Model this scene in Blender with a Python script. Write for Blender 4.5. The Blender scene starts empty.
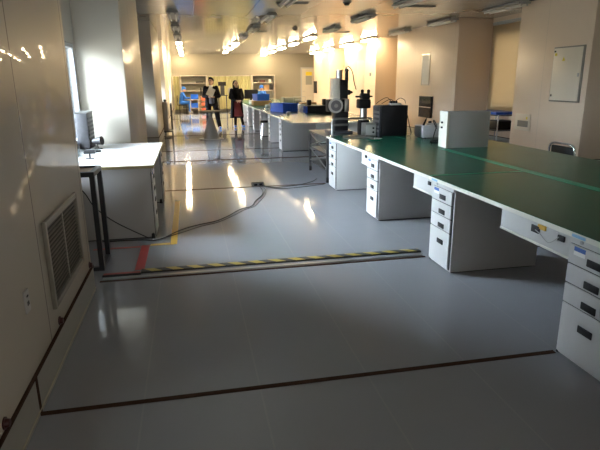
import bpy, bmesh, math, random
from mathutils import Vector, Matrix, Euler
random.seed(7)
S = bpy.context.scene
COL = S.collection
PI = math.pi

# ------------------------------------------------------------------ materials
def mat(name, col, rough=0.5, metal=0.0, noise=0.04, scale=6.0, coat=0.0, emit=None, estr=0.0, bump=0.0, spec=0.5):
    m = bpy.data.materials.new(name); m.use_nodes = True
    nt = m.node_tree; b = nt.nodes['Principled BSDF']
    b.inputs['Roughness'].default_value = rough
    b.inputs['Metallic'].default_value = metal
    b.inputs['Coat Weight'].default_value = coat
    b.inputs['Coat Roughness'].default_value = 0.08
    b.inputs['Specular IOR Level'].default_value = spec
    tc = nt.nodes.new('ShaderNodeTexCoord')
    n = nt.nodes.new('ShaderNodeTexNoise'); n.inputs['Scale'].default_value = scale; n.inputs['Detail'].default_value = 4
    nt.links.new(tc.outputs['Object'], n.inputs['Vector'])
    r = nt.nodes.new('ShaderNodeMixRGB'); r.blend_type = 'MIX'
    r.inputs[1].default_value = (*[c*(1-noise) for c in col], 1)
    r.inputs[2].default_value = (*[min(1, c*(1+noise)) for c in col], 1)
    nt.links.new(n.outputs['Fac'], r.inputs[0]); nt.links.new(r.outputs[0], b.inputs['Base Color'])
    if bump:
        bp = nt.nodes.new('ShaderNodeBump'); bp.inputs['Strength'].default_value = bump; bp.inputs['Distance'].default_value = 0.01
        nt.links.new(n.outputs['Fac'], bp.inputs['Height']); nt.links.new(bp.outputs[0], b.inputs['Normal'])
    if emit:
        b.inputs['Emission Color'].default_value = (*emit, 1); b.inputs['Emission Strength'].default_value = estr
    return m

def line_mask(nt, src, axis, period, offset, width):
    """1 on thin lines repeated along an axis of the object coordinates"""
    sep = nt.nodes.new('ShaderNodeSeparateXYZ'); nt.links.new(src, sep.inputs[0])
    a = nt.nodes.new('ShaderNodeMath'); a.operation = 'SUBTRACT'; nt.links.new(sep.outputs[axis], a.inputs[0]); a.inputs[1].default_value = offset - period/2
    p = nt.nodes.new('ShaderNodeMath'); p.operation = 'PINGPONG'; nt.links.new(a.outputs[0], p.inputs[0]); p.inputs[1].default_value = period/2
    g = nt.nodes.new('ShaderNodeMath'); g.operation = 'GREATER_THAN'; nt.links.new(p.outputs[0], g.inputs[0]); g.inputs[1].default_value = period/2 - width/2
    return g.outputs[0]

def lined(name, col, linecol, rough, lines, coat=0.0, noise=0.05, scale=1.5, rough_var=0.05, spec=0.5, wave=0.0, amt=1.0):
    m = mat(name, col, rough, noise=noise, scale=scale, coat=coat, spec=spec)
    nt = m.node_tree; b = nt.nodes['Principled BSDF']
    tc = [n for n in nt.nodes if n.type == 'TEX_COORD'][0]
    cur = b.inputs['Base Color'].links[0].from_socket
    for axis, period, off, w in lines:
        msk = line_mask(nt, tc.outputs['Object'], axis, period, off, w)
        if amt < 1:
            q = nt.nodes.new('ShaderNodeMath'); q.operation = 'MULTIPLY'; q.inputs[1].default_value = amt
            nt.links.new(msk, q.inputs[0]); msk = q.outputs[0]
        mx = nt.nodes.new('ShaderNodeMixRGB'); nt.links.new(msk, mx.inputs[0]); nt.links.new(cur, mx.inputs[1])
        mx.inputs[2].default_value = (*linecol, 1); cur = mx.outputs[0]
    nt.links.new(cur, b.inputs['Base Color'])
    n = nt.nodes.new('ShaderNodeTexNoise'); n.inputs['Scale'].default_value = 2.3; n.inputs['Detail'].default_value = 5
    nt.links.new(tc.outputs['Object'], n.inputs['Vector'])
    mr = nt.nodes.new('ShaderNodeMapRange'); mr.inputs[3].default_value = max(0.02, rough-rough_var); mr.inputs[4].default_value = rough+rough_var
    nt.links.new(n.outputs['Fac'], mr.inputs[0]); nt.links.new(mr.outputs[0], b.inputs['Roughness'])
    if wave:
        n2 = nt.nodes.new('ShaderNodeTexNoise'); n2.inputs['Scale'].default_value = 1.6; n2.inputs['Detail'].default_value = 2
        nt.links.new(tc.outputs['Object'], n2.inputs['Vector'])
        bp = nt.nodes.new('ShaderNodeBump'); bp.inputs['Strength'].default_value = wave; bp.inputs['Distance'].default_value = 0.02
        nt.links.new(n2.outputs['Fac'], bp.inputs['Height']); nt.links.new(bp.outputs[0], b.inputs['Normal'])
    return m

def hazard(name):
    m = mat(name, (0.01, 0.01, 0.012), 0.45)
    nt = m.node_tree; b = nt.nodes['Principled BSDF']
    tc = [n for n in nt.nodes if n.type == 'TEX_COORD'][0]
    sep = nt.nodes.new('ShaderNodeSeparateXYZ'); nt.links.new(tc.outputs['Object'], sep.inputs[0])
    a = nt.nodes.new('ShaderNodeMath'); a.operation = 'MULTIPLY_ADD'; a.inputs[1].default_value = 1.0
    nt.links.new(sep.outputs[1], a.inputs[0]); nt.links.new(sep.outputs[0], a.inputs[2])
    f = nt.nodes.new('ShaderNodeMath'); f.operation = 'PINGPONG'; f.inputs[1].default_value = 0.09; nt.links.new(a.outputs[0], f.inputs[0])
    g = nt.nodes.new('ShaderNodeMath'); g.operation = 'GREATER_THAN'; g.inputs[1].default_value = 0.045; nt.links.new(f.outputs[0], g.inputs[0])
    mx = nt.nodes.new('ShaderNodeMixRGB'); mx.inputs[1].default_value = (0.012, 0.012, 0.014, 1); mx.inputs[2].default_value = (0.42, 0.31, 0.05, 1)
    nt.links.new(g.outputs[0], mx.inputs[0]); nt.links.new(mx.outputs[0], b.inputs['Base Color'])
    return m

M = {}
M['floor'] = lined('floor epoxy', (0.33, 0.335, 0.365), (0.38, 0.38, 0.39), 0.06, [(0, 0.595, -0.318, 0.010)], coat=0.25, noise=0.05, rough_var=0.02, wave=0.012, amt=0.6)
M['wall'] = lined('wall panel', (0.58, 0.53, 0.45), (0.22, 0.20, 0.17), 0.45, [(1, 1.18, 2.83, 0.012)], coat=0.30, noise=0.02, rough_var=0.04, wave=0.012, spec=0.15)
M['wall'].node_tree.nodes['Principled BSDF'].inputs['Coat Roughness'].default_value = 0.045
M['wallr'] = lined('right wall panel', (0.74, 0.595, 0.455), (0.44, 0.38, 0.30), 0.36, [(1, 1.18, 7.9, 0.008)], coat=0.0, noise=0.02, rough_var=0.06, wave=0.04, amt=0.5)
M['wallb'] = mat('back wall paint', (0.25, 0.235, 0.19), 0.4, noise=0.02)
M['ceil'] = lined('ceiling panel', (0.58, 0.57, 0.54), (0.35, 0.34, 0.32), 0.14, [(0, 1.18, 0.2, 0.014), (1, 1.2, 1.6, 0.012)], coat=0.45, noise=0.02, rough_var=0.04, wave=0.06)
M['skirt'] = mat('skirting vinyl', (0.36, 0.345, 0.30), 0.3, noise=0.06)
M['brown'] = mat('brown joint strip', (0.060, 0.032, 0.022), 0.85, noise=0.25, scale=20, spec=0.08)
M['cove_highlight'] = mat('painted cove highlight', (0.55, 0.50, 0.36), 0.35)  # pale strip stands in for the highlight on the cove
M['steel'] = mat('painted frame grey', (0.42, 0.43, 0.44), 0.35)
M['white'] = mat('white powder coat', (0.53, 0.52, 0.51), 0.38, noise=0.02)
M['grey'] = mat('grey powder coat', (0.33, 0.33, 0.31), 0.42, noise=0.03)
M['pedgrey'] = mat('warm grey enamel', (0.22, 0.21, 0.185), 0.4, noise=0.05)
M['panelp'] = mat('tan enamel panel', (0.74, 0.66, 0.54), 0.34, noise=0.02)
M['grille'] = mat('grey beige enamel', (0.26, 0.24, 0.20), 0.4)
M['slat'] = mat('dark louvre enamel', (0.075, 0.068, 0.055), 0.5)
M['lgrey'] = mat('light grey metal', (0.46, 0.46, 0.47), 0.42, noise=0.02)
M['boardw'] = mat('white laminate', (0.72, 0.72, 0.72), 0.14, noise=0.02, coat=0.3)
M['edge'] = mat('cream edge band', (0.70, 0.68, 0.60), 0.4)
M['edgey'] = mat('yellowed edge band', (0.62, 0.54, 0.28), 0.4)
M['mat'] = lined('green rubber mat', (0.011, 0.115, 0.072), (0.011, 0.115, 0.072), 0.24, [], noise=0.12, rough_var=0.03, spec=0.3)
M['green2'] = mat('bright green tape', (0.012, 0.26, 0.15), 0.3, spec=0.3)
M['black'] = mat('black plastic', (0.009, 0.009, 0.010), 0.45, spec=0.25)
M['gloss'] = mat('glossy black', (0.006, 0.006, 0.007), 0.15, spec=0.25)
M['rubber'] = mat('black rubber', (0.015, 0.015, 0.015), 0.7)
M['darksteel'] = mat('dark painted steel', (0.022, 0.024, 0.03), 0.35)
M['metal'] = mat('brushed metal', (0.42, 0.42, 0.42), 0.3, 1.0, scale=30)
M['metald'] = mat('dull metal', (0.25, 0.25, 0.24), 0.4, 0.9, scale=30)
M['dirty'] = mat('worn dark metal', (0.075, 0.075, 0.082), 0.45, 0.4, scale=20, noise=0.3)
M['chrome'] = mat('chrome', (0.75, 0.75, 0.75), 0.1, 1.0)
M['red'] = mat('red floor tape', (0.42, 0.035, 0.03), 0.4)
M['yellow'] = mat('yellow floor tape', (0.62, 0.36, 0.03), 0.4)
M['dred'] = mat('dark red plastic', (0.06, 0.012, 0.012), 0.4)
M['blue'] = mat('blue plastic', (0.010, 0.10, 0.60), 0.35)
M['bluecloth'] = mat('blue cloth', (0.02, 0.15, 0.60), 0.75, bump=0.1)
M['shoe'] = mat('blue shoe cover', (0.02, 0.22, 0.75), 0.4)
M['skin'] = mat('skin', (0.52, 0.31, 0.21), 0.5)
M['hair'] = mat('black hair', (0.007, 0.005, 0.005), 0.65, scale=60, noise=0.4, spec=0.15)
M['suit'] = mat('black suit cloth', (0.006, 0.006, 0.008), 0.9, bump=0.1, spec=0.15)
M['shirt'] = mat('grey shirt', (0.16, 0.17, 0.22), 0.8)
M['wine'] = mat('wine red cloth', (0.12, 0.010, 0.012), 0.8, bump=0.1)
M['paper'] = mat('white paper', (0.8, 0.8, 0.78), 0.7)
M['paperg'] = mat('printed notice', (0.50, 0.54, 0.56), 0.5, noise=0.12, scale=40)
M['orange'] = mat('orange plastic', (0.42, 0.085, 0.03), 0.5)
M['wood'] = mat('pale wood', (0.42, 0.27, 0.15), 0.5, scale=12, noise=0.15)
M['card'] = mat('cardboard', (0.40, 0.26, 0.13), 0.7)
M['cream'] = mat('cream painted panel', (0.60, 0.56, 0.47), 0.3)
M['blind'] = lined('cream roller blind', (0.66, 0.58, 0.42), (0.60, 0.53, 0.38), 0.6, [(2, 0.25, 0, 0.008)])
M['curtain'] = mat('green yellow curtain', (0.52, 0.50, 0.27), 0.8, bump=0.1)
M['yel'] = mat('yellow sign', (0.75, 0.60, 0.03), 0.5)
M['signg'] = mat('grey sign', (0.30, 0.31, 0.27), 0.5)
M['sblue'] = mat('blue label', (0.05, 0.12, 0.42), 0.5)
M['lblue'] = mat('pale blue sticker', (0.28, 0.52, 0.72), 0.5)
M['hazard'] = hazard('hazard stripes')
M['lens'] = mat('grey lens glass', (0.12, 0.12, 0.13), 0.08, coat=0.6)
M['tube'] = mat('lit fluorescent tube', (0.9, 0.85, 0.7), 0.4, emit=(1.0, 0.75, 0.44), estr=150)
M['tubeoff'] = mat('unlit fluorescent tube', (0.75, 0.74, 0.70), 0.3)
def thin_glass(name):
    m = bpy.data.materials.new(name); m.use_nodes = True; nt = m.node_tree; nt.nodes.clear()
    out = nt.nodes.new('ShaderNodeOutputMaterial'); tr = nt.nodes.new('ShaderNodeBsdfTransparent'); gl = nt.nodes.new('ShaderNodeBsdfGlossy')
    tr.inputs[0].default_value = (0.94, 0.97, 0.97, 1); gl.inputs['Roughness'].default_value = 0.02
    lw = nt.nodes.new('ShaderNodeLayerWeight'); lw.inputs[0].default_value = 0.25
    mx = nt.nodes.new('ShaderNodeMixShader'); nt.links.new(lw.outputs['Fresnel'], mx.inputs[0]); nt.links.new(tr.outputs[0], mx.inputs[1]); nt.links.new(gl.outputs[0], mx.inputs[2]); nt.links.new(mx.outputs[0], out.inputs[0])
    return m
M['pane'] = thin_glass('window glass')
M['fill_front'] = mat('added fill light pane', (0.9, 0.88, 0.82), 0.3, emit=(1.0, 0.95, 0.86), estr=1.6)  # emitter of the glazed band added behind the viewer
M['blind_fill'] = mat('glowing pane behind blinds', (0.9, 0.85, 0.75), 0.3, emit=(1.0, 0.86, 0.62), estr=0.85)  # self-glowing pane, added to brighten the right blinds from behind

def translucent(m, f):
    nt = m.node_tree; b = nt.nodes['Principled BSDF']; out = [n for n in nt.nodes if n.type == 'OUTPUT_MATERIAL'][0]
    tr = nt.nodes.new('ShaderNodeBsdfTranslucent'); tr.inputs[0].default_value = (0.92, 0.84, 0.70, 1)
    mx = nt.nodes.new('ShaderNodeMixShader'); mx.inputs[0].default_value = f
    nt.links.new(b.outputs[0], mx.inputs[1]); nt.links.new(tr.outputs[0], mx.inputs[2]); nt.links.new(mx.outputs[0], out.inputs[0])
translucent(M['blind'], 0.55)

# ------------------------------------------------------------------ geometry
def bx(bm, x0, x1, y0, y1, z0, z1, bev=0.0, rot=None, piv=None):
    r = bmesh.ops.create_cube(bm, size=1.0)
    vs = r['verts']
    bmesh.ops.scale(bm, vec=(abs(x1-x0), abs(y1-y0), abs(z1-z0)), verts=vs)
    c = Vector(((x0+x1)/2, (y0+y1)/2, (z0+z1)/2))
    bmesh.ops.translate(bm, vec=c, verts=vs)
    if bev:
        es = list({e for v in vs for e in v.link_edges})
        rb = bmesh.ops.bevel(bm, geom=es, offset=bev, segments=2, affect='EDGES', profile=0.5)
        vs = list({v for v in vs if v.is_valid} | set(rb['verts']))
    if rot is not None:
        bmesh.ops.rotate(bm, cent=Vector(piv) if piv else c, matrix=Euler(rot).to_matrix(), verts=vs)
    return vs

def cyl(bm, p0, p1, r0, r1=None, seg=16, caps=True):
    p0 = Vector(p0); p1 = Vector(p1); r1 = r0 if r1 is None else r1
    d = p1-p0; L = d.length
    r = bmesh.ops.create_cone(bm, cap_ends=caps, segments=seg, radius1=r0, radius2=r1, depth=L)
    q = d.to_track_quat('Z', 'Y').to_matrix().to_4x4()
    bmesh.ops.transform(bm, matrix=Matrix.Translation((p0+p1)/2) @ q, verts=r['verts'])
    return r['verts']

def ball(bm, c, r, sc=(1, 1, 1), seg=16, rot=None):
    q = bmesh.ops.create_uvsphere(bm, u_segments=seg, v_segments=max(6, seg//2+2), radius=r)
    m = Matrix.Translation(c)
    if rot: m = m @ Euler(rot).to_matrix().to_4x4()
    bmesh.ops.transform(bm, matrix=m @ Matrix.Diagonal((*sc, 1)), verts=q['verts'])
    return q['verts']

def path_smooth(pts, n=6):
    P = [Vector(p) for p in pts]; out = []
    for i in range(len(P)-1):
        a = P[max(i-1, 0)]; b = P[i]; c = P[i+1]; d = P[min(i+2, len(P)-1)]
        for k in range(n):
            t = k/n
            out.append(0.5*((2*b)+(c-a)*t+(2*a-5*b+4*c-d)*t*t+(3*b-a-3*c+d)*t**3))
    out.append(P[-1]); return out

def tube(bm, pts, r, seg=8, closed=False):
    P = [Vector(p) for p in pts]; rings = []; up = None
    for i, p in enumerate(P):
        t = (P[min(i+1, len(P)-1)]-P[max(i-1, 0)]).normalized()
        if up is None:
            up = Vector((0, 0, 1)) if abs(t.z) < 0.9 else Vector((1, 0, 0))
        s = t.cross(up)
        if s.length < 1e-4: s = t.cross(Vector((0, 1, 0)))
        s.normalize(); up = s.cross(t).normalized()
        rr = r[i] if isinstance(r, (list, tuple)) else r
        rings.append([bm.verts.new(p + rr*(math.cos(2*PI*k/seg)*s + math.sin(2*PI*k/seg)*up)) for k in range(seg)])
    for a, b in zip(rings, rings[1:]):
        for k in range(seg):
            bm.faces.new((a[k], a[(k+1) % seg], b[(k+1) % seg], b[k]))
    bm.faces.new(rings[0][::-1]); bm.faces.new(rings[-1])

def loft(bm, rings, seg=20, closed=True):
    """rings: (cx, cy, z, rx, ry)"""
    R = []
    for cx, cy, z, rx, ry in rings:
        R.append([bm.verts.new((cx+rx*math.cos(2*PI*k/seg), cy+ry*math.sin(2*PI*k/seg), z)) for k in range(seg)])
    for a, b in zip(R, R[1:]):
        for k in range(seg):
            bm.faces.new((a[k], a[(k+1) % seg], b[(k+1) % seg], b[k]))
    if closed:
        bm.faces.new(R[0][::-1]); bm.faces.new(R[-1])

def obj(name, bm, m, parent=None, smooth=True, ang=40):
    me = bpy.data.meshes.new(name)
    bmesh.ops.recalc_face_normals(bm, faces=bm.faces)
    if smooth:
        for f in bm.faces: f.smooth = True
        for e in bm.edges:
            if len(e.link_faces) == 2 and e.calc_face_angle(0) > math.radians(ang): e.smooth = False
    bm.to_mesh(me); bm.free()
    me.materials.append(M[m] if isinstance(m, str) else m)
    o = bpy.data.objects.new(name, me); COL.objects.link(o)
    if parent: o.parent = parent
    return o

def boxo(name, dims, m, parent=None, bev=0.0, **k):
    bm = bmesh.new(); bx(bm, *dims, bev=bev, **k); return obj(name, bm, m, parent)

def tag(o, label, cat, group=None, kind=None):
    if label: o['label'] = label
    if cat: o['category'] = cat
    if group: o['group'] = group
    if kind: o['kind'] = kind
    return o

def thing(name, label, cat, loc=(0, 0, 0), rz=0.0, group=None):
    o = bpy.data.objects.new(name, None); COL.objects.link(o); o.empty_display_size = 0.1
    o.location = loc; o.rotation_euler = (0, 0, rz)
    return tag(o, label, cat, group)

def struct(name, bm, m, parent=None):
    o = obj(name, bm, m, parent)
    if parent is None: o['kind'] = 'structure'
    return o

def dup(root, loc, rz, label, group=None):
    r = root.copy(); COL.objects.link(r); r.location = loc; r.rotation_euler = (0, 0, rz)
    r['label'] = label
    if group: r['group'] = group
    for ch in list(root.children):
        c = ch.copy(); COL.objects.link(c); c.parent = r
        for g in list(ch.children):
            d = g.copy(); COL.objects.link(d); d.parent = c
    return r

# ------------------------------------------------------------------ room shell
XL, XLR = -0.815, -1.40      # left pillar faces, left recess wall
XR, XRR = 6.50, 7.40         # right pillar faces, right recess wall
ZC = 3.0; Y0, Y1 = -3.0, 30.0
bm = bmesh.new(); bx(bm, -1.8, 7.8, Y0-0.2, Y1+0.2, -0.15, 0.0); struct('floor', bm, 'floor')
bm = bmesh.new(); bx(bm, -1.8, 7.8, Y0-0.2, Y1+0.2, ZC, ZC+0.15); struct('ceiling', bm, 'ceil')
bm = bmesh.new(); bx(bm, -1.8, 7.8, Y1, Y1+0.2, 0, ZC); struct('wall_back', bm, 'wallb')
bm = bmesh.new()
bx(bm, -1.8, 7.8, Y0-0.2, Y0, 0, 0.85); bx(bm, -1.8, 7.8, Y0-0.2, Y0, 2.45, ZC); bx(bm, -1.8, -0.6, Y0-0.2, Y0, 0.85, 2.45); bx(bm, 6.4, 7.8, Y0-0.2, Y0, 0.85, 2.45)
struct('wall_front', bm, 'wallb')
# unseen glazed band, added behind the viewer as fill light
bm = bmesh.new()
bx(bm, -0.6, 6.4, Y0-0.14, Y0-0.06, 0.85, 0.91); bx(bm, -0.6, 6.4, Y0-0.14, Y0-0.06, 2.39, 2.45)
for k in range(6): bx(bm, -0.6+k*1.388, -0.54+k*1.388, Y0-0.14, Y0-0.06, 0.91, 2.39)
wf = struct('window_9', bm, 'steel')
bm = bmesh.new(); bx(bm, -0.54, 6.34, Y0-0.104, Y0-0.096, 0.91, 2.39); obj('pane', bm, 'fill_front', wf)

lp = [(1.2, 4.08), (7.6, 10.4), (14.0, 17.4), (20.4, 23.8), (26.8, Y1)]
lr = [(-2.2, 1.2), (4.08, 7.6), (10.4, 14.0), (17.4, 20.4), (23.8, 26.8)]
WZ0, WZ1 = 0.82, 2.05
WQ = {4.08: 1.2}
bm = bmesh.new()
bx(bm, XLR-0.25, XL, Y0, -2.2, 0, ZC)
bx(bm, XLR-0.25, XLR, -2.2, 1.2, 0, ZC)
for a, b in lp: bx(bm, XLR-0.25, XL, a, b, 0, ZC, bev=0.012)
for a, b in lr[1:]:
    q = WQ.get(a, 0.15)
    bx(bm, XLR-0.25, XLR, a, b, 0, WZ0); bx(bm, XLR-0.25, XLR, a, b, WZ1, ZC)
    bx(bm, XLR-0.25, XLR, a, a+q, WZ0, WZ1); bx(bm, XLR-0.25, XLR, b-0.03, b, WZ0, WZ1)
struct('wall_left', bm, 'wall')

def window(n, x, a, b, z0, z1, pane, side):
    bm = bmesh.new(); t = 0.05
    x0, x1 = (x-0.10, x-0.02) if side < 0 else (x+0.06, x+0.16)
    bx(bm, x0, x1, a, b, z0, z0+t); bx(bm, x0, x1, a, b, z1-t, z1)
    bx(bm, x0, x1, a, a+t, z0+t, z1-t); bx(bm, x0, x1, b-t, b, z0+t, z1-t)
    m_ = (a+b)/2; bx(bm, x0, x1, m_-0.025, m_+0.025, z0+t, z1-t)
    f = struct('window_%d' % n, bm, 'steel')
    bm = bmesh.new(); xc = (x0+x1)/2
    bx(bm, xc-0.004, xc+0.004, a+t, b-t, z0+t, z1-t)
    obj('pane', bm, pane, f)
for i, (a, b) in enumerate(lr[1:]):
    window(i+1, XLR, a+WQ.get(a, 0.15), b-0.03, WZ0, WZ1, 'pane', -1)

rp = [(7.9, 9.95), (12.45, 16.4), (18.35, 22.3), (24.8, 28.0)]
rr_ = [(Y0, 7.9), (9.95, 12.45), (16.4, 18.35), (22.3, 24.8), (28.0, Y1)]
bm = bmesh.new()
for a, b in rp: bx(bm, XR, XRR+0.25, a, b, 0, ZC, bev=0.02)
for a, b in rr_:
    if a in (9.95, 16.4, 22.3):
        bx(bm, XRR, XRR+0.25, a, b, 0, 0.9); bx(bm, XRR, XRR+0.25, a, b, 2.6, ZC)
        bx(bm, XRR, XRR+0.25, a, a+0.2, 0.9, 2.6); bx(bm, XRR, XRR+0.25, b-0.2, b, 0.9, 2.6)
    else: bx(bm, XRR, XRR+0.25, a, b, 0, ZC)
struct('wall_right', bm, 'wallr')

for i, (a, b) in enumerate([(9.95, 12.45), (16.4, 18.35), (22.3, 24.8)]):
    window(i+6, XRR, a+0.2, b-0.2, 0.9, 2.6, 'blind_fill', 1)

# skirting with brown cap strip and cove highlight painted as a pale strip near the floor
def skirt(name, segs, zt=0.20):
    bm = bmesh.new()
    for (x0, y0, x1, y1, nx, ny) in segs:
        bx(bm, min(x0, x1+nx*0.010), max(x1, x0+nx*0.010), min(y0, y1+ny*0.010), max(y1, y0+ny*0.010), 0, zt)
    o = struct(name, bm, 'skirt')
    bm = bmesh.new()
    for (x0, y0, x1, y1, nx, ny) in segs:
        bx(bm, min(x0, x1+nx*0.014), max(x1, x0+nx*0.014), min(y0, y1+ny*0.014), max(y1, y0+ny*0.014), zt, zt+0.013)
    obj('cap_strip', bm, 'brown', o)
    bm = bmesh.new()
    for (x0, y0, x1, y1, nx, ny) in segs:
        bx(bm, min(x0, x1+nx*0.013), max(x1, x0+nx*0.013), min(y0, y1+ny*0.013), max(y1, y0+ny*0.013), 0.022, 0.032)
    obj('cove_highlight', bm, 'cove_highlight', o)
    return o
seg = []
for a, b in lp:
    seg.append((XL, a, XL, b, 1, 0)); seg.append((XLR, a, XL, a, 0, -1))
sk = skirt('baseboard_left', seg)
bm = bmesh.new(); bx(bm, XL+0.009, XL+0.0125, 2.445, 2.475, 0, 0.2); obj('joint_strip', bm, 'brown', sk)
seg = []
for a, b in rp:
    seg.append((XR, a, XR, b, -1, 0)); seg.append((XR, a, XRR, a, 0, -1))
for a, b in rr_: seg.append((XRR, a, XRR, b, -1, 0))
skirt('baseboard_right', seg)
seg = [(XL, Y1, XRR, Y1, 0, -1)]
skirt('baseboard_back', seg, 0.1)

# brown expansion strips across the floor
for i, (y, w, x1) in enumerate([(2.46, 0.032, 2.04), (4.265, 0.028, 2.04), (7.96, 0.045, 2.04), (11.0, 0.11, 6.48), (12.7, 0.06, 6.48), (16.4, 0.08, 6.48), (24.0, 0.08, 6.48)]):
    bm = bmesh.new(); bx(bm, -0.803, x1, y-w/2, y+w/2, 0.0002, 0.004); struct('trim_%d' % (i+1), bm, 'brown')

# door in the back wall, right
bm = bmesh.new()
bx(bm, 6.22, 6.28, Y1-0.04, Y1-0.001, 0, 2.3); bx(bm, 7.08, 7.14, Y1-0.04, Y1-0.001, 0, 2.3); bx(bm, 6.28, 7.08, Y1-0.04, Y1-0.001, 2.24, 2.3)
d1 = struct('door_1', bm, 'steel')
bm = bmesh.new(); bx(bm, 6.285, 7.075, Y1-0.03, Y1-0.002, 0.01, 2.235); obj('door_leaf', bm, 'cream', d1)
bm = bmesh.new(); bx(bm, 6.33, 6.36, Y1-0.07, Y1-0.03, 0.98, 1.02); bx(bm, 6.33, 6.45, Y1-0.075, Y1-0.06, 0.99, 1.01); obj('door_handle', bm, 'metal', d1)
tag(boxo('sign', (6.5, 6.86, Y1-0.036, Y1-0.0305, 1.86, 2.06), 'yel'), 'yellow square sign high on the cream door at the far right', 'sign')
tag(boxo('sign', (6.5, 6.86, Y1-0.036, Y1-0.0305, 1.36, 1.84), 'signg'), 'grey notice plate below the yellow sign on the far door', 'sign')

# ------------------------------------------------------------------ right windows: roller blinds
def blind(a, b, z0, z1, label, x=XRR-0.03):
    t = thing('roller_blind', label, 'blind', (x, (a+b)/2, 0), 0, 'roller blinds in the right wall recesses')
    L = (b-a)/2
    boxo('fabric', (-0.006, 0.006, -L, L, z0, z1), 'blind', t)
    boxo('head_box', (-0.04, 0.028, -L, L, z1, z1+0.07), 'steel', t, bev=0.008)
    boxo('bottom_bar', (-0.014, 0.014, -L, L, z0-0.03, z0), 'steel', t, bev=0.004)
blind(10.05, 12.35, 0.85, 2.82, 'cream roller blind pulled down between the two wide white pillars on the right')
blind(16.5, 18.25, 0.85, 2.82, 'cream roller blind in the narrow recess behind the grey metal case')
blind(22.4, 24.7, 0.85, 2.82, 'cream roller blind in the farthest recess of the right wall')
for yc, L_, zb, lab in ((12.25, 1.66, 1.22, 'unseen roller blind added to dim the second left window'), (18.9, 1.38, 1.5, 'unseen roller blind added to dim the third left window'), (25.3, 1.38, 1.5, 'unseen roller blind added to dim the farthest left window')):
    t = thing('roller_blind', lab, 'blind', (XLR+0.012, yc, 0), PI, 'added light-blocking blinds on the left windows')  # unseen blinds added to cut the window light
    boxo('fabric', (-0.006, 0.006, -L_, L_, zb, 2.1), 'cream', t)
    boxo('head_box', (-0.045, 0.011, -L_, L_, 2.1, 2.18), 'steel', t, bev=0.006)
    boxo('bottom_bar', (-0.012, 0.011, -L_, L_, zb-0.03, zb), 'steel', t, bev=0.004)
tag(boxo('window_sill', (XRR-0.16, XRR-0.001, 3.0, 7.88, 0.93, 0.97), 'cream'), 'pale window sill rail at the right edge behind the nearest pillar', 'sill')

# ------------------------------------------------------------------ ceiling lamps
def make_lamp(lit, label, loc):
    t = thing('ceiling_lamp', label, 'lamp', loc, 0, 'lit fluorescent battens at the far end' if lit else 'unlit fluorescent battens overhead')
    L = 1.34
    bm = bmesh.new()                 # trapezoid reflector body
    prof = [(-0.055, -0.0005), (0.055, -0.0005), (0.115, -0.045), (0.115, -0.055), (-0.115, -0.055), (-0.115, -0.045)]
    A = [bm.verts.new((x, 0.012, z)) for x, z in prof]; B = [bm.verts.new((x, L-0.012, z)) for x, z in prof]
    n = len(prof)
    for k in range(n): bm.faces.new((A[k], A[(k+1) % n], B[(k+1) % n], B[k]))
    bm.faces.new(A[::-1]); bm.faces.new(B)
    obj('reflector', bm, 'white', t)
    for y in (0, L-0.012):
        bm = bmesh.new()
        P = [(-0.065, 0.0), (0.065, 0.0), (0.122, -0.045), (0.118, -0.062), (-0.118, -0.062), (-0.122, -0.045)]
        A = [bm.verts.new((x, y, z)) for x, z in P]; B = [bm.verts.new((x, y+0.012, z)) for x, z in P]
        for k in range(6): bm.faces.new((A[k], A[(k+1) % 6], B[(k+1) % 6], B[k]))
        bm.faces.new(A[::-1]); bm.faces.new(B); obj('end_cap', bm, 'grey', t)
    for x in (-0.06, 0.06):
        bm = bmesh.new(); cyl(bm, (x, 0.03, -0.085), (x, L-0.03, -0.085), 0.019, seg=10); tb = obj('tube', bm, 'tube' if lit else 'tubeoff', t)
        for y in (0.012, L-0.032): boxo('lamp_holder', (x-0.014, x+0.014, y, y+0.019, -0.10, -0.055), 'white', tb)
    return t
rows = [(-0.23, 11.75, 'left-hand row over the aisle'), (1.86, 9.15, 'second row, over the bench front edge'), (4.06, 9.0, 'third row, over the back of the benches'), (6.30, 9.55, 'right-hand row along the pillars')]
ordw = ['nearest', 'second nearest', 'third nearest', 'fourth nearest', 'fifth nearest', 'sixth nearest', 'seventh nearest', 'eighth nearest']
proto = {}
for x, ys, rn in rows:
    cnt = {True: 0, False: 0}
    y = ys
    while y < 28.6:
        lit = y > (17.0 if x > 3 else 18.8)
        lab = '%s %s fluorescent lamp of the %s' % (ordw[cnt[lit]], 'lit' if lit else 'unlit', rn)
        cnt[lit] += 1
        xx = min(x, XR-0.135)
        if lit not in proto: proto[lit] = make_lamp(lit, lab, (xx, y, ZC))
        else: dup(proto[lit], (xx, y, ZC), 0, lab)
        y += 2.78

# ceiling air slots and detectors
vp = None
for x, y, lab in [(2.02, 10.5, 'dark ceiling air slot crossing the nearest lamp of the second row'), (2.08, 16.4, 'dark ceiling air slot farther along the second lamp row'), (4.64, 16.45, 'dark ceiling air slot right of the third lamp row, far one'), (4.66, 10.6, 'dark ceiling air slot near the tall pillar, right of the nearest third-row lamp')]:
    if vp is None:
        vp = thing('ceiling_vent', lab, 'vent', (x, y, ZC), 0, 'ceiling air slots')
        bm = bmesh.new(); bx(bm, -0.31, 0.31, -0.06, -0.045, -0.02, 0); bx(bm, -0.31, 0.31, 0.045, 0.06, -0.02, 0); bx(bm, -0.31, -0.295, -0.045, 0.045, -0.02, 0); bx(bm, 0.295, 0.31, -0.045, 0.045, -0.02, 0); obj('frame', bm, 'metald', vp)
        for k in (-0.02, 0.02): boxo('slat', (-0.295, 0.295, k-0.014, k+0.014, -0.014, -0.006), 'rubber', vp)
    else: dup(vp, (x, y, ZC), 0, lab)
sp = None
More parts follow.
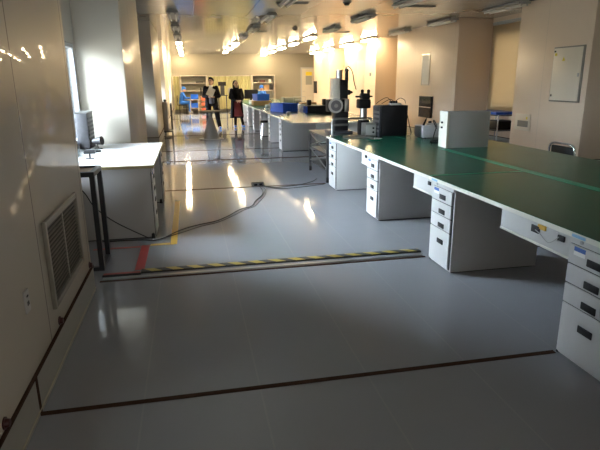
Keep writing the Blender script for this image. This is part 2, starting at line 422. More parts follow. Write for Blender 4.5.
for x, y, lab in [(3.03, 15.35, 'small dark round detector on the ceiling, the farther one'), (3.04, 10.3, 'small dark round detector at the top edge of the view, nearer one')]:
    if sp is None:
        sp = thing('smoke_detector', lab, 'detector', (x, y, ZC), 0, 'ceiling detectors')
        bm = bmesh.new(); cyl(bm, (0, 0, -0.025), (0, 0, 0), 0.075, 0.085); obj('base', bm, 'metald', sp)
        bm = bmesh.new(); cyl(bm, (0, 0, -0.06), (0, 0, -0.025), 0.04, 0.06); obj('dome', bm, 'rubber', sp)
    else: dup(sp, (x, y, ZC), 0, lab)

# ------------------------------------------------------------------ left wall fittings
t = thing('wall_grille', 'square louvred air grille low on the left wall', 'grille', (XL, 3.345, 0))
bm = bmesh.new()
bx(bm, 0, 0.022, -0.42, -0.385, 0.35, 0.85, bev=0.004); bx(bm, 0, 0.022, 0.385, 0.42, 0.35, 0.85, bev=0.004)
bx(bm, 0, 0.022, -0.385, 0.385, 0.35, 0.385, bev=0.004); bx(bm, 0, 0.022, -0.385, 0.385, 0.815, 0.85, bev=0.004)
obj('frame', bm, 'grille', t)
bm = bmesh.new()
for k in range(17):
    z = 0.40+k*0.0252
    bx(bm, 0.004, 0.010, -0.385, 0.385, z-0.009, z+0.009, rot=(0, math.radians(35), 0))
sl = obj('louvre', bm, 'slat', t)
boxo('backing', (0.0005, 0.003, -0.385, 0.385, 0.385, 0.815), 'rubber', t)
boxo('mullion', (0.009, 0.014, -0.008, 0.008, 0.385, 0.815), 'grey', t)
t = thing('wall_socket', 'cream twin wall socket below the panel on the left wall', 'socket', (XL, 2.52, 0.575))
boxo('plate', (0, 0.010, -0.032, 0.032, -0.055, 0.055), 'white', t, bev=0.004)
bm = bmesh.new(); bx(bm, 0.0095, 0.0115, -0.012, -0.004, -0.02, 0.0); bx(bm, 0.0095, 0.0115, 0.004, 0.012, -0.02, 0.0); bx(bm, 0.0095, 0.0115, -0.012, 0.012, 0.022, 0.030); obj('slots', bm, 'black', t)
capp = None
for y, lab in [(3.02, 'dark red round plug above the skirting under the air grille'), (4.00, 'dark red round plug at the far end of the left skirting'), (2.05, 'dark red round plug on the skirting at the bottom left edge')]:
    if capp is None:
        capp = thing('red_plug', lab, 'plug', (XL, y, 0.2405), 0, 'dark red plugs on the skirting')
        bm = bmesh.new(); cyl(bm, (0, 0, 0), (0.022, 0, 0), 0.020, 0.016, 20); obj('body', bm, 'dred', capp)
        bm = bmesh.new(); cyl(bm, (0, 0, 0), (0.006, 0, 0), 0.026, 0.026, 20); obj('flange', bm, 'dred', capp)
    else: dup(capp, (XL, y, 0.2405), 0, lab)

# ------------------------------------------------------------------ drawer cabinets and benches
ZB, ZT = 0.735, 0.765
DR = [(0.577, 0.686, 0.62), (0.462, 0.569, 0.495), (0.343, 0.454, 0.375), (0.030, 0.335, 0.235)]
def make_cabinet(label, loc, rz, group, sticker=True):
    t = thing('drawer_cabinet', label, 'cabinet', loc, rz, group)
    w, dep = 0.385, 0.80
    bm = bmesh.new(); bx(bm, 0.0, dep, 0, w, 0.012, ZB, bev=0.003); obj('body', bm, 'white', t)
    for k, (z0, z1, zh) in enumerate(DR):
        d = boxo('drawer', (-0.017, -0.0051, 0.028, w-0.005, z0, z1), 'white', t, bev=0.003)
        bm = bmesh.new(); bx(bm, -0.023, -0.0165, 0.125, 0.235, zh-0.021, zh+0.021, bev=0.004); obj('handle', bm, 'black', d)
    boxo('gap_shade', (-0.005, -0.0004, 0.012, w-0.003, 0.028, 0.691), 'rubber', t)  # black sheet put in for the shade between the drawers
    boxo('fascia', (-0.017, -0.0005, 0.002, w-0.002, 0.692, ZB-0.001), 'white', t, bev=0.002)
    bm = bmesh.new(); cyl(bm, (-0.022, w-0.095, 0.713), (-0.017, w-0.095, 0.713), 0.011, seg=12); obj('lock', bm, 'metal', t)
    if sticker:
        s = boxo('label_sticker', (-0.0185, -0.0165, w-0.13, w-0.045, 0.632, 0.656), 'paper', t)
        boxo('header_band', (-0.0185, -0.0165, w-0.13, w-0.045, 0.656, 0.680), 'sblue', s)
    bm = bmesh.new()
    bx(bm, 0.02, dep-0.02, 0.02, w-0.02, 0.0, 0.012); obj('plinth', bm, 'rubber', t)
    bm = bmesh.new(); cyl(bm, (0.02, w+0.016, 0.0), (0.02, w+0.016, 0.05), 0.016, seg=12); cyl(bm, (0.02, w+0.016, 0.05), (0.02, w+0.003, 0.05), 0.008, seg=8); obj('foot', bm, 'rubber', t)
    return t
G1 = 'drawer cabinets under the near green bench'
XF = 2.05
near_labels = ['nearest white drawer cabinet under the green bench, cut by the right edge', 'second nearest white drawer cabinet under the green bench, beside the hazard strip', 'third nearest white drawer cabinet under the green bench', 'farthest white drawer cabinet of the near green bench, beside the steel trolley']
ys = [2.06, 3.80, 5.56, 7.35]
cab = make_cabinet(near_labels[0], (XF, ys[0], 0), 0, G1)
for y, l in zip(ys[1:], near_labels[1:]): dup(cab, (XF, y, 0), 0, l, G1)
dup(cab, (XF, 0.30, 0), 0, 'white drawer cabinet under the near end of the green bench, right of the view', G1)
G2 = 'drawer cabinets under the far bench row'
far_l = ['nearest drawer cabinet of the far bench row, its grey side behind the trolley', 'second drawer cabinet of the far bench row, under the big blue bin', 'third drawer cabinet of the far bench row, behind the stool', 'fourth drawer cabinet of the far bench row', 'fifth drawer cabinet of the far bench row, right of the woman', 'farthest drawer cabinet of the far bench row, right behind the woman']
for y, l in zip([12.0, 13.78, 15.55, 17.33, 19.1, 21.4], far_l): dup(cab, (XF, y, 0), 0, l, G2)
G3 = 'drawer cabinets on the far side of the green bench'
for y, l in zip([2.5, 4.27, 6.03, 7.35], ['first', 'second', 'third', 'last']):
    dup(cab, (3.96, y+0.385 if y < 7 else y+0.385, 0), PI, 'drawer cabinet on the hidden side of the green bench, %s from the right' % l, G3)
for y, l in zip([10.9, 13.3, 16.0, 19.0, 22.0], ['nearest', 'second', 'third', 'fourth', 'farthest']):
    dup(cab, (3.96, y+0.385, 0), PI, 'drawer cabinet on the hidden side of the far bench row, %s one' % l, 'drawer cabinets on the hidden side of the far bench')

def worktop(x0, x1, y0, y1, label, group, front):
    t = thing('worktop', label, 'worktop', ((x0+x1)/2, (y0+y1)/2, ZB), 0, group)
    X, Y = (x1-x0)/2-0.0015, (y1-y0)/2-0.0015
    boxo('board', (-X, X, -Y, Y, 0.0, 0.029), 'edge', t, bev=0.003)
    boxo('rubber_mat', (-X+0.006, X-0.002, -Y, Y, 0.029, 0.0315), 'mat', t)
    return t
GW = 'green matted worktops of the near bench'
worktop(2.0, 2.955, 0.2, 4.20, 'green matted worktop nearest the viewer, aisle side, running off the right edge', GW, 1)
worktop(2.0, 2.955, 4.20, 7.78, 'green matted worktop on the aisle side, reaching to the steel trolley', GW, 1)
worktop(2.955, 4.03, 0.2, 4.17, 'green matted worktop on the pillar side, nearest the viewer', GW, 0)
worktop(2.955, 4.03, 4.17, 7.78, 'green matted worktop on the pillar side carrying the grey cases', GW, 0)
GF = 'green matted worktops of the far bench row'
fy = [10.4, 13.9, 17.4, 20.9, 24.3]
nm = ['nearest', 'second', 'third', 'farthest']
for k in range(4):
    worktop(2.0, 2.985, fy[k], fy[k+1], '%s aisle-side worktop of the far bench row' % nm[k], GF, 1)
    worktop(2.985, 4.03, fy[k], fy[k+1], '%s pillar-side worktop of the far bench row' % nm[k], GF, 0)
tag(boxo('seam_tape', (2.91, 3.00, 0.3, 5.85, 0.7668, 0.7685), 'green2'), 'bright green tape strip along the middle seam of the near green bench', 'tape')
tag(boxo('seam_tape', (2.02, 2.912, 4.185, 4.215, 0.7668, 0.7682), 'green2'), 'green tape across the aisle-side worktop of the near bench', 'tape')

# socket rails under the front edge
def rail(y0, y1, label, plug=False):
    t = thing('socket_rail', label, 'socket rail', (XF, y0, 0), 0, 'white socket rails under the green bench')
    L = y1-y0
    boxo('panel', (0.0, 0.03, 0.0, L, 0.595, ZB), 'white', t, bev=0.002)
    boxo('bottom_lip', (-0.006, 0.03, 0.0, L, 0.583, 0.595), 'edge', t)
    boxo('socket', (-0.012, -0.0003, 0.045, 0.10, 0.668, 0.702), 'black', t, bev=0.003)
    boxo('socket_frame', (-0.008, -0.0003, 0.102, 0.125, 0.662, 0.708), 'white', t)
    if plug:
        boxo('socket', (-0.012, -0.0003, 0.27, 0.345, 0.655, 0.70), 'black', t, bev=0.003)
        bm = bmesh.new(); tube(bm, path_smooth([(-0.013, 0.30, 0.675), (-0.02, 0.24, 0.664), (-0.018, 0.16, 0.635), (-0.012, 0.085, 0.69)]), 0.003, 6); obj('lead', bm, 'grey', t)
        boxo('warning_tag', (-0.010, -0.0003, 0.215, 0.285, 0.688, 0.716), 'yellow', t)
    return t
rail(2.455, 3.14, 'white socket rail with a yellow tag beside the nearest drawer cabinet', True)
rail(4.195, 4.62, 'white socket rail beyond the second nearest drawer cabinet')
rail(5.955, 6.2, 'short white socket rail beyond the third nearest drawer cabinet')
for y, l in ((2.34, 'nearest'), (4.08, 'second nearest')):
    tag(boxo('sticker', (XF-0.0535, XF-0.0502, y-0.05, y+0.05, 0.742, 0.758), 'lblue'), 'pale blue sticker on the white worktop edge above the %s cabinet' % l, 'sticker', 'pale blue stickers on the bench edge')
tag(boxo('sticker', (XF-0.0535, XF-0.0502, 6.72, 6.80, 0.742, 0.757), 'yellow'), 'small yellow sticker on the far worktop edge above the dark knee space', 'sticker')

# ------------------------------------------------------------------ left desk
dc = make_cabinet('white drawer cabinet under the left desk by the window, drawers to the aisle', (-0.43, 5.47+0.385, 0), PI, None)
if 'group' in dc: del dc['group']
t = thing('desk', 'glossy white-topped desk by the left window, grey side to the viewer', 'desk', (-0.88, 6.5, ZB))
boxo('tabletop', (-0.515, 0.49, -1.05, 1.06, 0.0, 0.03), 'edgey', t, bev=0.003)
boxo('side_panel', (-0.50, -0.355, -1.02, -1.0, -ZB, 0.0), 'white', t)
boxo('laminate', (-0.513, 0.488, -1.046, 1.058, 0.030, 0.0315), 'boardw', t)
dup(dc, (-0.43, 7.54, 0), PI, 'white drawer cabinet at the far end of the left desk, against the pillar')

# black steel stand in front of the desk
t = thing('steel_stand', 'black square-tube stand with a pale top in front of the left desk', 'stand', (-0.98, 4.74, 0))
s = 0.02; hz = 0.86
for (x, y) in ((0.155, -0.18), (0.155, 0.18), (-0.32, -0.18), (-0.32, 0.18)):
    bm = bmesh.new(); bx(bm, x-s, x+s, y-s, y+s, 0, hz-0.04); obj('leg', bm, 'darksteel', t)
bm = bmesh.new()
for y in (-0.18, 0.18): bx(bm, -0.34, 0.175, y-s, y+s, hz-0.04, hz)
for x in (-0.32, 0.155): bx(bm, x-s, x+s, -0.16, 0.16, hz-0.04, hz)
obj('top_frame', bm, 'darksteel', t)
boxo('shelf', (-0.30, 0.135, -0.16, 0.16, hz-0.03, hz-0.014), 'wood', t)
bm = bmesh.new()
for x in (-0.32, 0.155): bx(bm, x-s, x+s, -0.16, 0.16, 0.0, 0.035)
bx(bm, -0.30, 0.135, -0.20, -0.16, 0, 0.035); obj('foot_rail', bm, 'darksteel', t)

# things on the left desk
t = thing('fan_box', 'grey boxy device standing in the window corner behind the left desk', 'device', (-1.35, 7.20, ZT+0.0015))
boxo('case', (-0.04, 0.10, -0.20, 0.22, 0.0, 0.44), 'dirty', t, bev=0.006)
bm = bmesh.new()
for k in range(7): bx(bm, 0.100, 0.106, -0.16, 0.18, 0.06+k*0.05, 0.085+k*0.05)
obj('front_slats', bm, 'black', t)
boxo('top_plate', (-0.045, 0.11, -0.205, 0.225, 0.44, 0.455), 'metald', t)
t = thing('desk_lamp', 'small black cone-headed clamp lamp beside the grey device', 'lamp', (-1.15, 7.0, ZT+0.0015))
bm = bmesh.new(); cyl(bm, (0, 0, 0), (0, 0, 0.012), 0.05, seg=20); obj('base', bm, 'black', t)
bm = bmesh.new(); tube(bm, path_smooth([(0, 0, 0.012), (-0.01, 0, 0.05), (0, -0.02, 0.09)]), 0.008, 8); obj('arm', bm, 'black', t)
bm = bmesh.new(); cyl(bm, (-0.05, -0.02, 0.10), (0.06, -0.06, 0.11), 0.03, 0.055, 20); obj('shade', bm, 'black', t)
t = thing('webcam', 'small black webcam on a stem near the stand on the left desk', 'camera', (-1.10, 6.1, ZT+0.0015))
bm = bmesh.new(); cyl(bm, (0, 0, 0), (0, 0, 0.008), 0.045, seg=20); cyl(bm, (0, 0, 0.008), (0, 0, 0.06), 0.008, seg=10); obj('stem', bm, 'black', t)
bm = bmesh.new(); cyl(bm, (-0.06, 0, 0.075), (0.06, 0, 0.075), 0.022, seg=16); obj('head', bm, 'black', t)
t = thing('computer_mouse', 'black mouse lying on the left desk beyond the webcam', 'mouse', (-1.12, 6.65, ZT+0.0015))
bm = bmesh.new(); ball(bm, (0, 0, 0.016), 0.05, (1.2, 0.8, 0.32)); obj('shell', bm, 'black', t)
bm = bmesh.new(); cyl(bm, (0.028, -0.006, 0.027), (0.028, 0.006, 0.027), 0.006, seg=10); obj('wheel', bm, 'grey', t)
t = thing('drinking_glass', 'clear glass tumbler at the window end of the left desk', 'glass', (-1.28, 6.35, ZT+0.0015))
bm = bmesh.new(); loft(bm, [(0, 0, 0, .03, .03), (0, 0, .11, .036, .036), (0, 0, .11, .033, .033), (0, 0, .008, .027, .027)], 20)
gm = bpy.data.materials.new('clear glass'); gm.use_nodes = True; g_ = gm.node_tree.nodes['Principled BSDF']; g_.inputs['Transmission Weight'].default_value = 1; g_.inputs['Roughness'].default_value = 0.02; g_.inputs['Base Color'].default_value = (.9, .95, .95, 1); M['glass'] = gm
obj('wall', bm, 'glass', t)

# ------------------------------------------------------------------ floor tapes, hazard strip, cables
def tape(x0, x1, y0, y1, m, label, z=0.0015):
    tag(boxo('floor_tape', (x0, x1, y0, y1, 0.0002, z), m), label, 'tape', 'marking tapes on the floor left of the aisle')
tape(-1.0, -0.56, 5.16, 5.20, 'red', 'thin red floor tape nearest the left desk')
tape(-0.55, -0.47, 4.49, 5.22, 'red', 'wide red floor tape running away from the hazard strip')
tape(-0.80, -0.50, 4.40, 4.46, 'red', 'red floor tape at the foot of the black steel stand')
tape(-0.465, -0.275, 5.19, 5.25, 'yellow', 'short yellow floor tape crossing beside the red tape')
tape(-0.27, -0.205, 5.19, 7.2, 'yellow', 'yellow floor tape running along the left desk')
t = thing('cable_cover', 'black and yellow striped cable cover lying across the aisle', 'cable cover', (0.80, 4.42, 0))
bm = bmesh.new()
vs = [(-1.29, -0.03, 0.0005), (-1.29, -0.018, 0.010), (-1.29, 0.062, 0.010), (-1.29, 0.072, 0.0005)]
A = [bm.verts.new(v) for v in vs]; B = [bm.verts.new((1.26, v[1], v[2])) for v in vs]
for k in range(4): bm.faces.new((A[k], A[(k+1) % 4], B[(k+1) % 4], B[k]))
bm.faces.new(A[::-1]); bm.faces.new(B); obj('base_strip', bm, 'rubber', t)
boxo('striped_tape', (-1.29, 1.26, -0.012, 0.060, 0.0101, 0.0112), 'hazard', t)
t2 = tag(boxo('rubber_strip', (-0.80, -0.49, 4.37, 4.395, 0.0003, 0.010), 'rubber'), 'short black rubber strip between the red tape and the left skirting', 'strip')
tag(boxo('metal_strip', (-0.79, 2.04, 4.30, 4.345, 0.0003, 0.005), 'metal'), 'thin bright strip on the floor in front of the striped cable cover', 'strip')

def cable(name, pts, r, m, label, n=6):
    bm = bmesh.new(); tube(bm, path_smooth(pts, n), r, 8); tag(obj(name, bm, m), label, 'cable')
cable('cable', [(-1.0, 5.42, .008), (-.6, 5.40, .008), (-.40, 5.36, .008), (-.184, 5.673, .008), (.02, 5.86, .008), (.209, 5.969, .008), (.36, 6.16, .008), (.548, 6.491, .008), (.70, 6.62, .008), (.809, 6.959, .008), (.94, 7.30, .008), (.99, 7.684, .008), (.97, 7.93, .02)], 0.005, 'rubber', 'black cable snaking from the left desk to the floor socket box')
cable('cable', [(-.38, 5.40, .006), (-.15, 5.60, .006), (.05, 5.80, .006), (.24, 5.93, .006), (.42, 6.17, .006), (.60, 6.46, .006), (.75, 6.63, .006), (.87, 6.96, .006), (.98, 7.30, .006), (1.04, 7.66, .006), (1.0, 7.92, .02)], 0.0035, 'rubber', 'thinner dark cable lying alongside the snaking cable')
cable('cable', [(1.03, 7.93, .02), (1.2, 7.80, .009), (1.42, 7.84, .009), (1.62, 7.92, .009), (1.85, 8.12, .009), (1.99, 8.35, .009)], 0.006, 'rubber', 'black cable from the floor socket box to the trolley')
cable('cable', [(1.03, 7.85, .02), (1.25, 7.70, .007), (1.55, 7.72, .007), (1.85, 7.82, .007), (2.0, 7.88, .007)], 0.004, 'rubber', 'dark cable beside the brown floor strip toward the last near cabinet')
cable('cable', [(-1.16, 4.98, .80), (-1.05, 5.3, .55), (-.98, 5.38, .38), (-.8, 5.42, .2), (-.5, 5.44, .012)], 0.005, 'rubber', 'thin dark cable hanging in front of the left desk side')
t = thing('socket_box', 'small dark socket box on the aisle floor at the brown strip', 'socket', (0.96, 8.0, 0.004), 0.15)
boxo('case', (-0.09, 0.09, -0.05, 0.05, 0, 0.055), 'metald', t, bev=0.006)
boxo('lid', (-0.085, 0.085, -0.045, 0.045, 0.055, 0.062), 'black', t, bev=0.002)
for x in (-0.04, 0.04): boxo('outlet', (x-0.025, x+0.025, -0.054, -0.0497, 0.012, 0.045), 'black', t)

# ------------------------------------------------------------------ equipment on the near bench
ZM = ZB+0.0315
t = thing('metal_case', 'large light grey metal case standing on the green bench', 'case', (3.295, 6.0, ZM), -0.04)
boxo('case', (-0.245, 0.275, -0.10, 0.12, 0.0, 0.43), 'lgrey', t, bev=0.004)
boxo('front_bezel', (-0.28, -0.2455, -0.105, 0.125, 0.0, 0.435), 'edge', t, bev=0.008)
for z in (0.24, 0.30):
    bm = bmesh.new(); cyl(bm, (-0.298, 0.02, z), (-0.280, 0.02, z), 0.012, seg=12); obj('knob', bm, 'black', t)
t = thing('computer_case', 'large black computer case on the far part of the green bench', 'computer', (2.945, 7.57, ZM), 0.0)
boxo('case', (-0.20, 0.205, -0.14, 0.18, 0.0, 0.445), 'black', t, bev=0.004)
boxo('front_bezel', (-0.225, -0.2005, -0.125, 0.18, 0.0, 0.44), 'darksteel', t, bev=0.006)
for z in (0.06, 0.12, 0.2, 0.27, 0.33): boxo('drive_bay', (-0.230, -0.2248, -0.10, 0.13, z, z+0.035), 'metald', t)
t = thing('power_adapter', 'white power adapter lying on top of the black computer case', 'adapter', (2.98, 7.56, ZM+0.445))
boxo('body', (-0.07, 0.10, -0.05, 0.05, 0, 0.028), 'white', t, bev=0.006)
for x in (-0.05, -0.01, 0.03): boxo('plug', (x-0.012, x+0.014, -0.03, 0.03, 0.028, 0.062), 'black', t, bev=0.004)
for k, (x, h, w) in enumerate(((-0.05, .11, -.16), (-0.01, .085, -.12), (0.03, .10, .16))):
    bm = bmesh.new(); tube(bm, path_smooth([(x, 0, .06), (x+w*.4, .0, h), (x+w*.9, .02, h*.7), (x+w*1.2, .1, .02)]), 0.005, 6); obj('lead', bm, 'rubber', t)
cable('cable', [(3.165, 7.6, 1.20), (3.19, 7.56, 1.10), (3.22, 7.52, .92), (3.22, 7.44, .80), (3.12, 7.34, ZM+.008)], 0.006, 'rubber', 'black cable hanging down behind the black computer case')
t = thing('instrument_box', 'low grey instrument box between the black computer and the grey case', 'instrument', (3.40, 7.14, ZM), 0.0)
boxo('case', (-0.20, 0.22, -0.14, 0.12, 0.012, 0.175), 'lgrey', t, bev=0.006)
boxo('side_panel', (-0.212, -0.2005, -0.13, 0.11, 0.015, 0.17), 'metal', t, bev=0.003)
for x in (-0.15, 0.17): boxo('foot', (x-0.02, x+0.02, -0.12, 0.10, 0, 0.012), 'rubber', t)
t = thing('power_strip', 'white power strip with plugs lying on the grey instrument box', 'power strip', (3.47, 7.12, ZM+0.175), -0.25)
boxo('body', (-0.14, 0.17, -0.03, 0.03, 0, 0.03), 'white', t, bev=0.006)
for x in (-0.1, 0.1): boxo('plug', (x-0.022, x+0.022, -0.02, 0.02, 0.03, 0.058), 'black', t, bev=0.004)
t = thing('probe', 'black probe handle leaning upright on the grey instrument box', 'probe', (3.27, 7.09, ZM+0.175))
bm = bmesh.new(); cyl(bm, (-0.02, 0, 0.0), (0.02, 0, 0.09), 0.016, 0.012, 12); obj('grip', bm, 'black', t)
bm = bmesh.new(); cyl(bm, (0.02, 0, 0.09), (0.035, 0, 0.13), 0.006, 0.004, 8); obj('tip', bm, 'black', t)
cable('cable', [(3.02, 6.20, .98), (3.06, 6.38, 1.06), (3.2, 6.62, 1.03), (3.30, 6.78, .95), (3.28, 6.8, .83), (3.2, 6.65, ZM+.022), (3.08, 6.45, ZM+.018)], 0.007, 'rubber', 'black looping cable between the grey case and the instrument box')
cable('cable', [(3.5, 6.85, ZM+.009), (3.34, 6.72, ZM+.009), (3.12, 6.56, ZM+.009), (3.3, 6.32, ZM+.009), (3.6, 6.5, ZM+.009)], 0.008, 'rubber', 'coiled black cable lying on the mat behind the grey case')
t = thing('metal_tray', 'flat bright metal tray at the trolley end of the green bench', 'tray', (2.33, 7.35, ZM), 0.2)
boxo('plate', (-0.16, 0.22, -0.10, 0.10, 0, 0.010), 'metal', t, bev=0.002)
boxo('raised_edge', (-0.16, 0.22, 0.085, 0.10, 0.010, 0.03), 'metal', t)
t = thing('metal_dish', 'round shiny metal dish on the green bench by the tray', 'dish', (2.48, 6.95, ZM))
bm = bmesh.new(); loft(bm, [(0, 0, 0, .07, .07), (0, 0, .012, .10, .10), (0, 0, .03, .11, .11), (0, 0, .03, .104, .104), (0, 0, .014, .09, .09)], 28); obj('bowl', bm, 'chrome', t)
bm = bmesh.new(); cyl(bm, (0, 0, .014), (0, 0, .035), 0.02, 0.015, 16); obj('centre_knob', bm, 'metald', t)
t = thing('power_supply', 'small grey power supply behind the black microscope', 'instrument', (2.62, 7.62, ZM))
boxo('case', (-0.09, 0.08, -0.10, 0.10, 0, 0.19), 'metald', t, bev=0.005)
boxo('front_panel', (-0.08, 0.07, -0.106, -0.1003, 0.02, 0.17), 'grey', t)
for z in (0.06, 0.12):
    bm = bmesh.new(); cyl(bm, (0.03, -0.122, z), (0.03, -0.106, z), 0.014, seg=12); obj('knob', bm, 'black', t)

# ------------------------------------------------------------------ steel trolley and machine
t = thing('steel_trolley', 'grey steel equipment trolley on casters beyond the near bench', 'trolley', (2.40, 8.62, 0))
px, py = 0.32, 0.62
for x in (-px, px):
    for y in (-py, py):
        bm = bmesh.new(); bx(bm, x-0.018, x+0.018, y-0.018, y+0.018, 0.09, 0.70); obj('post', bm, 'dirty', t)
for z in (0.16, 0.42):
    boxo('shelf', (-px+0.018, px-0.018, -py, py, z, z+0.02), 'dirty', t)
boxo('deck', (-px-0.02, px+0.02, -py-0.02, py+0.02, 0.70, 0.725), 'dirty', t, bev=0.004)
bm = bmesh.new()
for a, b in ((0.2, 0.42), (0.46, 0.68)): cyl(bm, (-px, -py, a), (-px, py, b), 0.010, seg=8); cyl(bm, (-px, py, a), (-px, -py, b), 0.010, seg=8)
obj('brace', bm, 'metald', t)
bm = bmesh.new(); tube(bm, [(-0.25, -py-0.02, 0.725), (-0.25, -py-0.02, 0.97), (-0.235, -py-0.02, 0.995), (-0.20, -py-0.02, 1.0), (0.34, -py-0.02, 1.0), (0.372, -py-0.02, 0.99), (0.38, -py-0.02, 0.96), (0.38, -py-0.02, 0.725)], 0.017, 10)
bx(bm, 0.3, 0.40, -py-0.05, -py+0.02, 0.71, 0.725)
obj('push_handle', bm, 'metald', t)
for x in (-px, px):
    for y in (-py, py):
        bm = bmesh.new(); cyl(bm, (x-0.016, y, 0.045), (x+0.016, y, 0.045), 0.045, seg=18); c = obj('caster', bm, 'rubber', t)
        bm = bmesh.new(); bx(bm, x-0.024, x-0.0175, y-0.02, y+0.02, 0.03, 0.09); bx(bm, x+0.0175, x+0.024, y-0.02, y+0.02, 0.03, 0.09); obj('fork', bm, 'dirty', c)
for x, z in ((-0.2, 0.18), (0.1, 0.44)):
    tag(boxo('toolbox', (2.40+x-0.10, 2.40+x+0.12, 8.25, 8.55, z, z+0.13), 'black', bev=0.008), 'small black box on the %s shelf of the steel trolley' % ('lower' if z < 0.3 else 'upper'), 'box')

t = thing('measuring_machine', 'tall bench machine with round grey dial and black head on the trolley', 'machine', (2.38, 8.45, 0.725))
boxo('base', (-0.17, 0.19, -0.20, 0.25, 0, 0.06), 'darksteel', t, bev=0.012)
boxo('stage', (-0.16, 0.12, -0.19, -0.121, 0.14, 0.17), 'metald', t, bev=0.004)
boxo('table', (-0.09, 0.13, -0.12, 0.095, 0.06, 0.36), 'black', t, bev=0.006)
boxo('column', (-0.05, 0.05, 0.10, 0.22, 0.09, 0.86), 'metal', t, bev=0.006)
boxo('head', (0.0, 0.125, -0.10, 0.10, 0.56, 0.86), 'black', t, bev=0.01)
boxo('control_panel', (-0.12, -0.0005, -0.08, 0.10, 0.56, 0.88), 'cream', t, bev=0.006)
bm = bmesh.new(); cyl(bm, (0.02, 0.06, 0.86), (0.02, 0.06, 1.01), 0.052, seg=24); obj('motor', bm, 'metal', t)
bm = bmesh.new(); cyl(bm, (0.12, -0.02, 0.84), (0.12, -0.02, 1.0), 0.03, 0.026, 16); ball(bm, (0.12, -0.02, 1.0), 0.034); obj('eyepiece', bm, 'black', t)
boxo('lens_arm', (0.10, 0.18, -0.06, 0.06, 0.62, 0.70), 'black', t, bev=0.01)
bm = bmesh.new(); cyl(bm, (0.18, 0, 0.66), (0.23, 0, 0.66), 0.03, 0.014, 14); obj('focus_knob', bm, 'black', t)
bm = bmesh.new(); cyl(bm, (0.05, 0.0, 0.40), (0.05, 0.0, 0.56), 0.035, 0.05, 18); obj('objective', bm, 'metal', t)
boxo('drum_housing', (-0.20, 0.13, -0.16, 0.095, 0.36, 0.555), 'black', t, bev=0.02)
bm = bmesh.new(); cyl(bm, (-0.10, -0.20, 0.46), (-0.10, -0.16, 0.46), 0.115, seg=32); d = obj('dial', bm, 'metal', t)
bm = bmesh.new(); cyl(bm, (-0.10, -0.208, 0.46), (-0.10, -0.2002, 0.46), 0.085, seg=32); obj('dial_glass', bm, 'lens', d)
bm = bmesh.new(); cyl(bm, (-0.10, -0.218, 0.46), (-0.10, -0.208, 0.46), 0.03, seg=20); obj('dial_hub', bm, 'metald', d)
boxo('side_unit', (0.05, 0.125, -0.18, -0.1605, 0.36, 0.56), 'metal', t, bev=0.004)
bm = bmesh.new(); tube(bm, path_smooth([(0.10, 0.0, 1.02), (0.16, 0.02, 1.06), (0.23, 0.03, 0.98), (0.26, 0.02, 0.82), (0.29, 0.0, 0.70)]), 0.006, 6); obj('cable', bm, 'rubber', t)
t = thing('microscope', 'black binocular microscope head on a grey post right of the dial machine', 'microscope', (2.70, 8.13, 0.725))
boxo('base', (-0.075, 0.065, -0.10, 0.08, 0, 0.24), 'black', t, bev=0.01)
bm = bmesh.new(); cyl(bm, (0, 0, .24), (0, 0, .42), 0.055, seg=20); obj('post', bm, 'metal', t)
bm = bmesh.new(); bx(bm, -0.10, 0.09, -0.09, 0.09, .42, .56, bev=.02); bx(bm, -0.06, 0.07, -0.10, 0.06, .56, .65, bev=.02); obj('head', bm, 'black', t)
for x in (-0.05, 0.05):
    bm = bmesh.new(); cyl(bm, (x, -0.06, .63), (x-0.02, -0.13, .69), 0.022, 0.026, 14); obj('eyepiece', bm, 'black', t)
bm = bmesh.new(); cyl(bm, (-0.14, 0, .60), (0.14, 0, .60), 0.014, seg=12); obj('focus_shaft', bm, 'black', t)

# ------------------------------------------------------------------ right wall fittings
t = thing('electrical_panel', 'grey metal electrical panel with yellow warning marks on the nearest pillar', 'electrical panel', (XR, 8.42, 0))
boxo('box', (-0.03, -0.0005, -0.40, 0.37, 1.17, 2.11), 'grille', t, bev=0.004)  # darker than the door: shadow border put into the box colour
boxo('panel_door', (-0.044, -0.0302, -0.375, 0.345, 1.195, 2.085), 'panelp', t, bev=0.003)
bm = bmesh.new(); bx(bm, -0.050, -0.0442, 0.29, 0.33, 2.02, 2.05); bx(bm, -0.050, -0.0442, 0.29, 0.31, 1.26, 1.30); obj('hinge', bm, 'black', t)
bm = bmesh.new(); bx(bm, -0.0455, -0.0442, 0.255, 0.315, 1.96, 2.005); obj('label', bm, 'yel', t)
bm = bmesh.new()
v = [bm.verts.new(p) for p in ((-0.0453, 0.03, 1.87), (-0.0453, 0.11, 1.87), (-0.0453, 0.07, 1.94))]; bm.faces.new(v); obj('warning_triangle', bm, 'yel', t)
boxo('lock', (-0.052, -0.0442, -0.355, -0.325, 1.60, 1.66), 'metal', t)
t = thing('thermostat_panel', 'pale control panel low on the nearest pillar above the bench', 'control panel', (XR, 9.55, 0))
boxo('plate', (-0.012, -0.0005, -0.25, 0.24, 0.58, 0.90), 'panelp', t, bev=0.003)
boxo('display', (-0.016, -0.0122, -0.19, 0.15, 0.65, 0.77), 'metald', t)
boxo('yellow_mark', (-0.0145, -0.0122, -0.16, -0.12, 0.80, 0.85), 'yel', t)
t = thing('notice_frame', 'framed pale notice sheet high on the wide middle pillar', 'notice', (XR, 14.2, 0))
bm = bmesh.new()
bx(bm, -0.015, -0.0005, -0.25, -0.22, 1.42, 2.26); bx(bm, -0.015, -0.0005, 0.22, 0.25, 1.42, 2.26); bx(bm, -0.015, -0.0005, -0.22, 0.22, 1.42, 1.45); bx(bm, -0.015, -0.0005, -0.22, 0.22, 2.23, 2.26)
obj('frame', bm, 'metal', t); boxo('sheet', (-0.008, -0.0005, -0.22, 0.22, 1.45, 2.23), 'paperg', t)
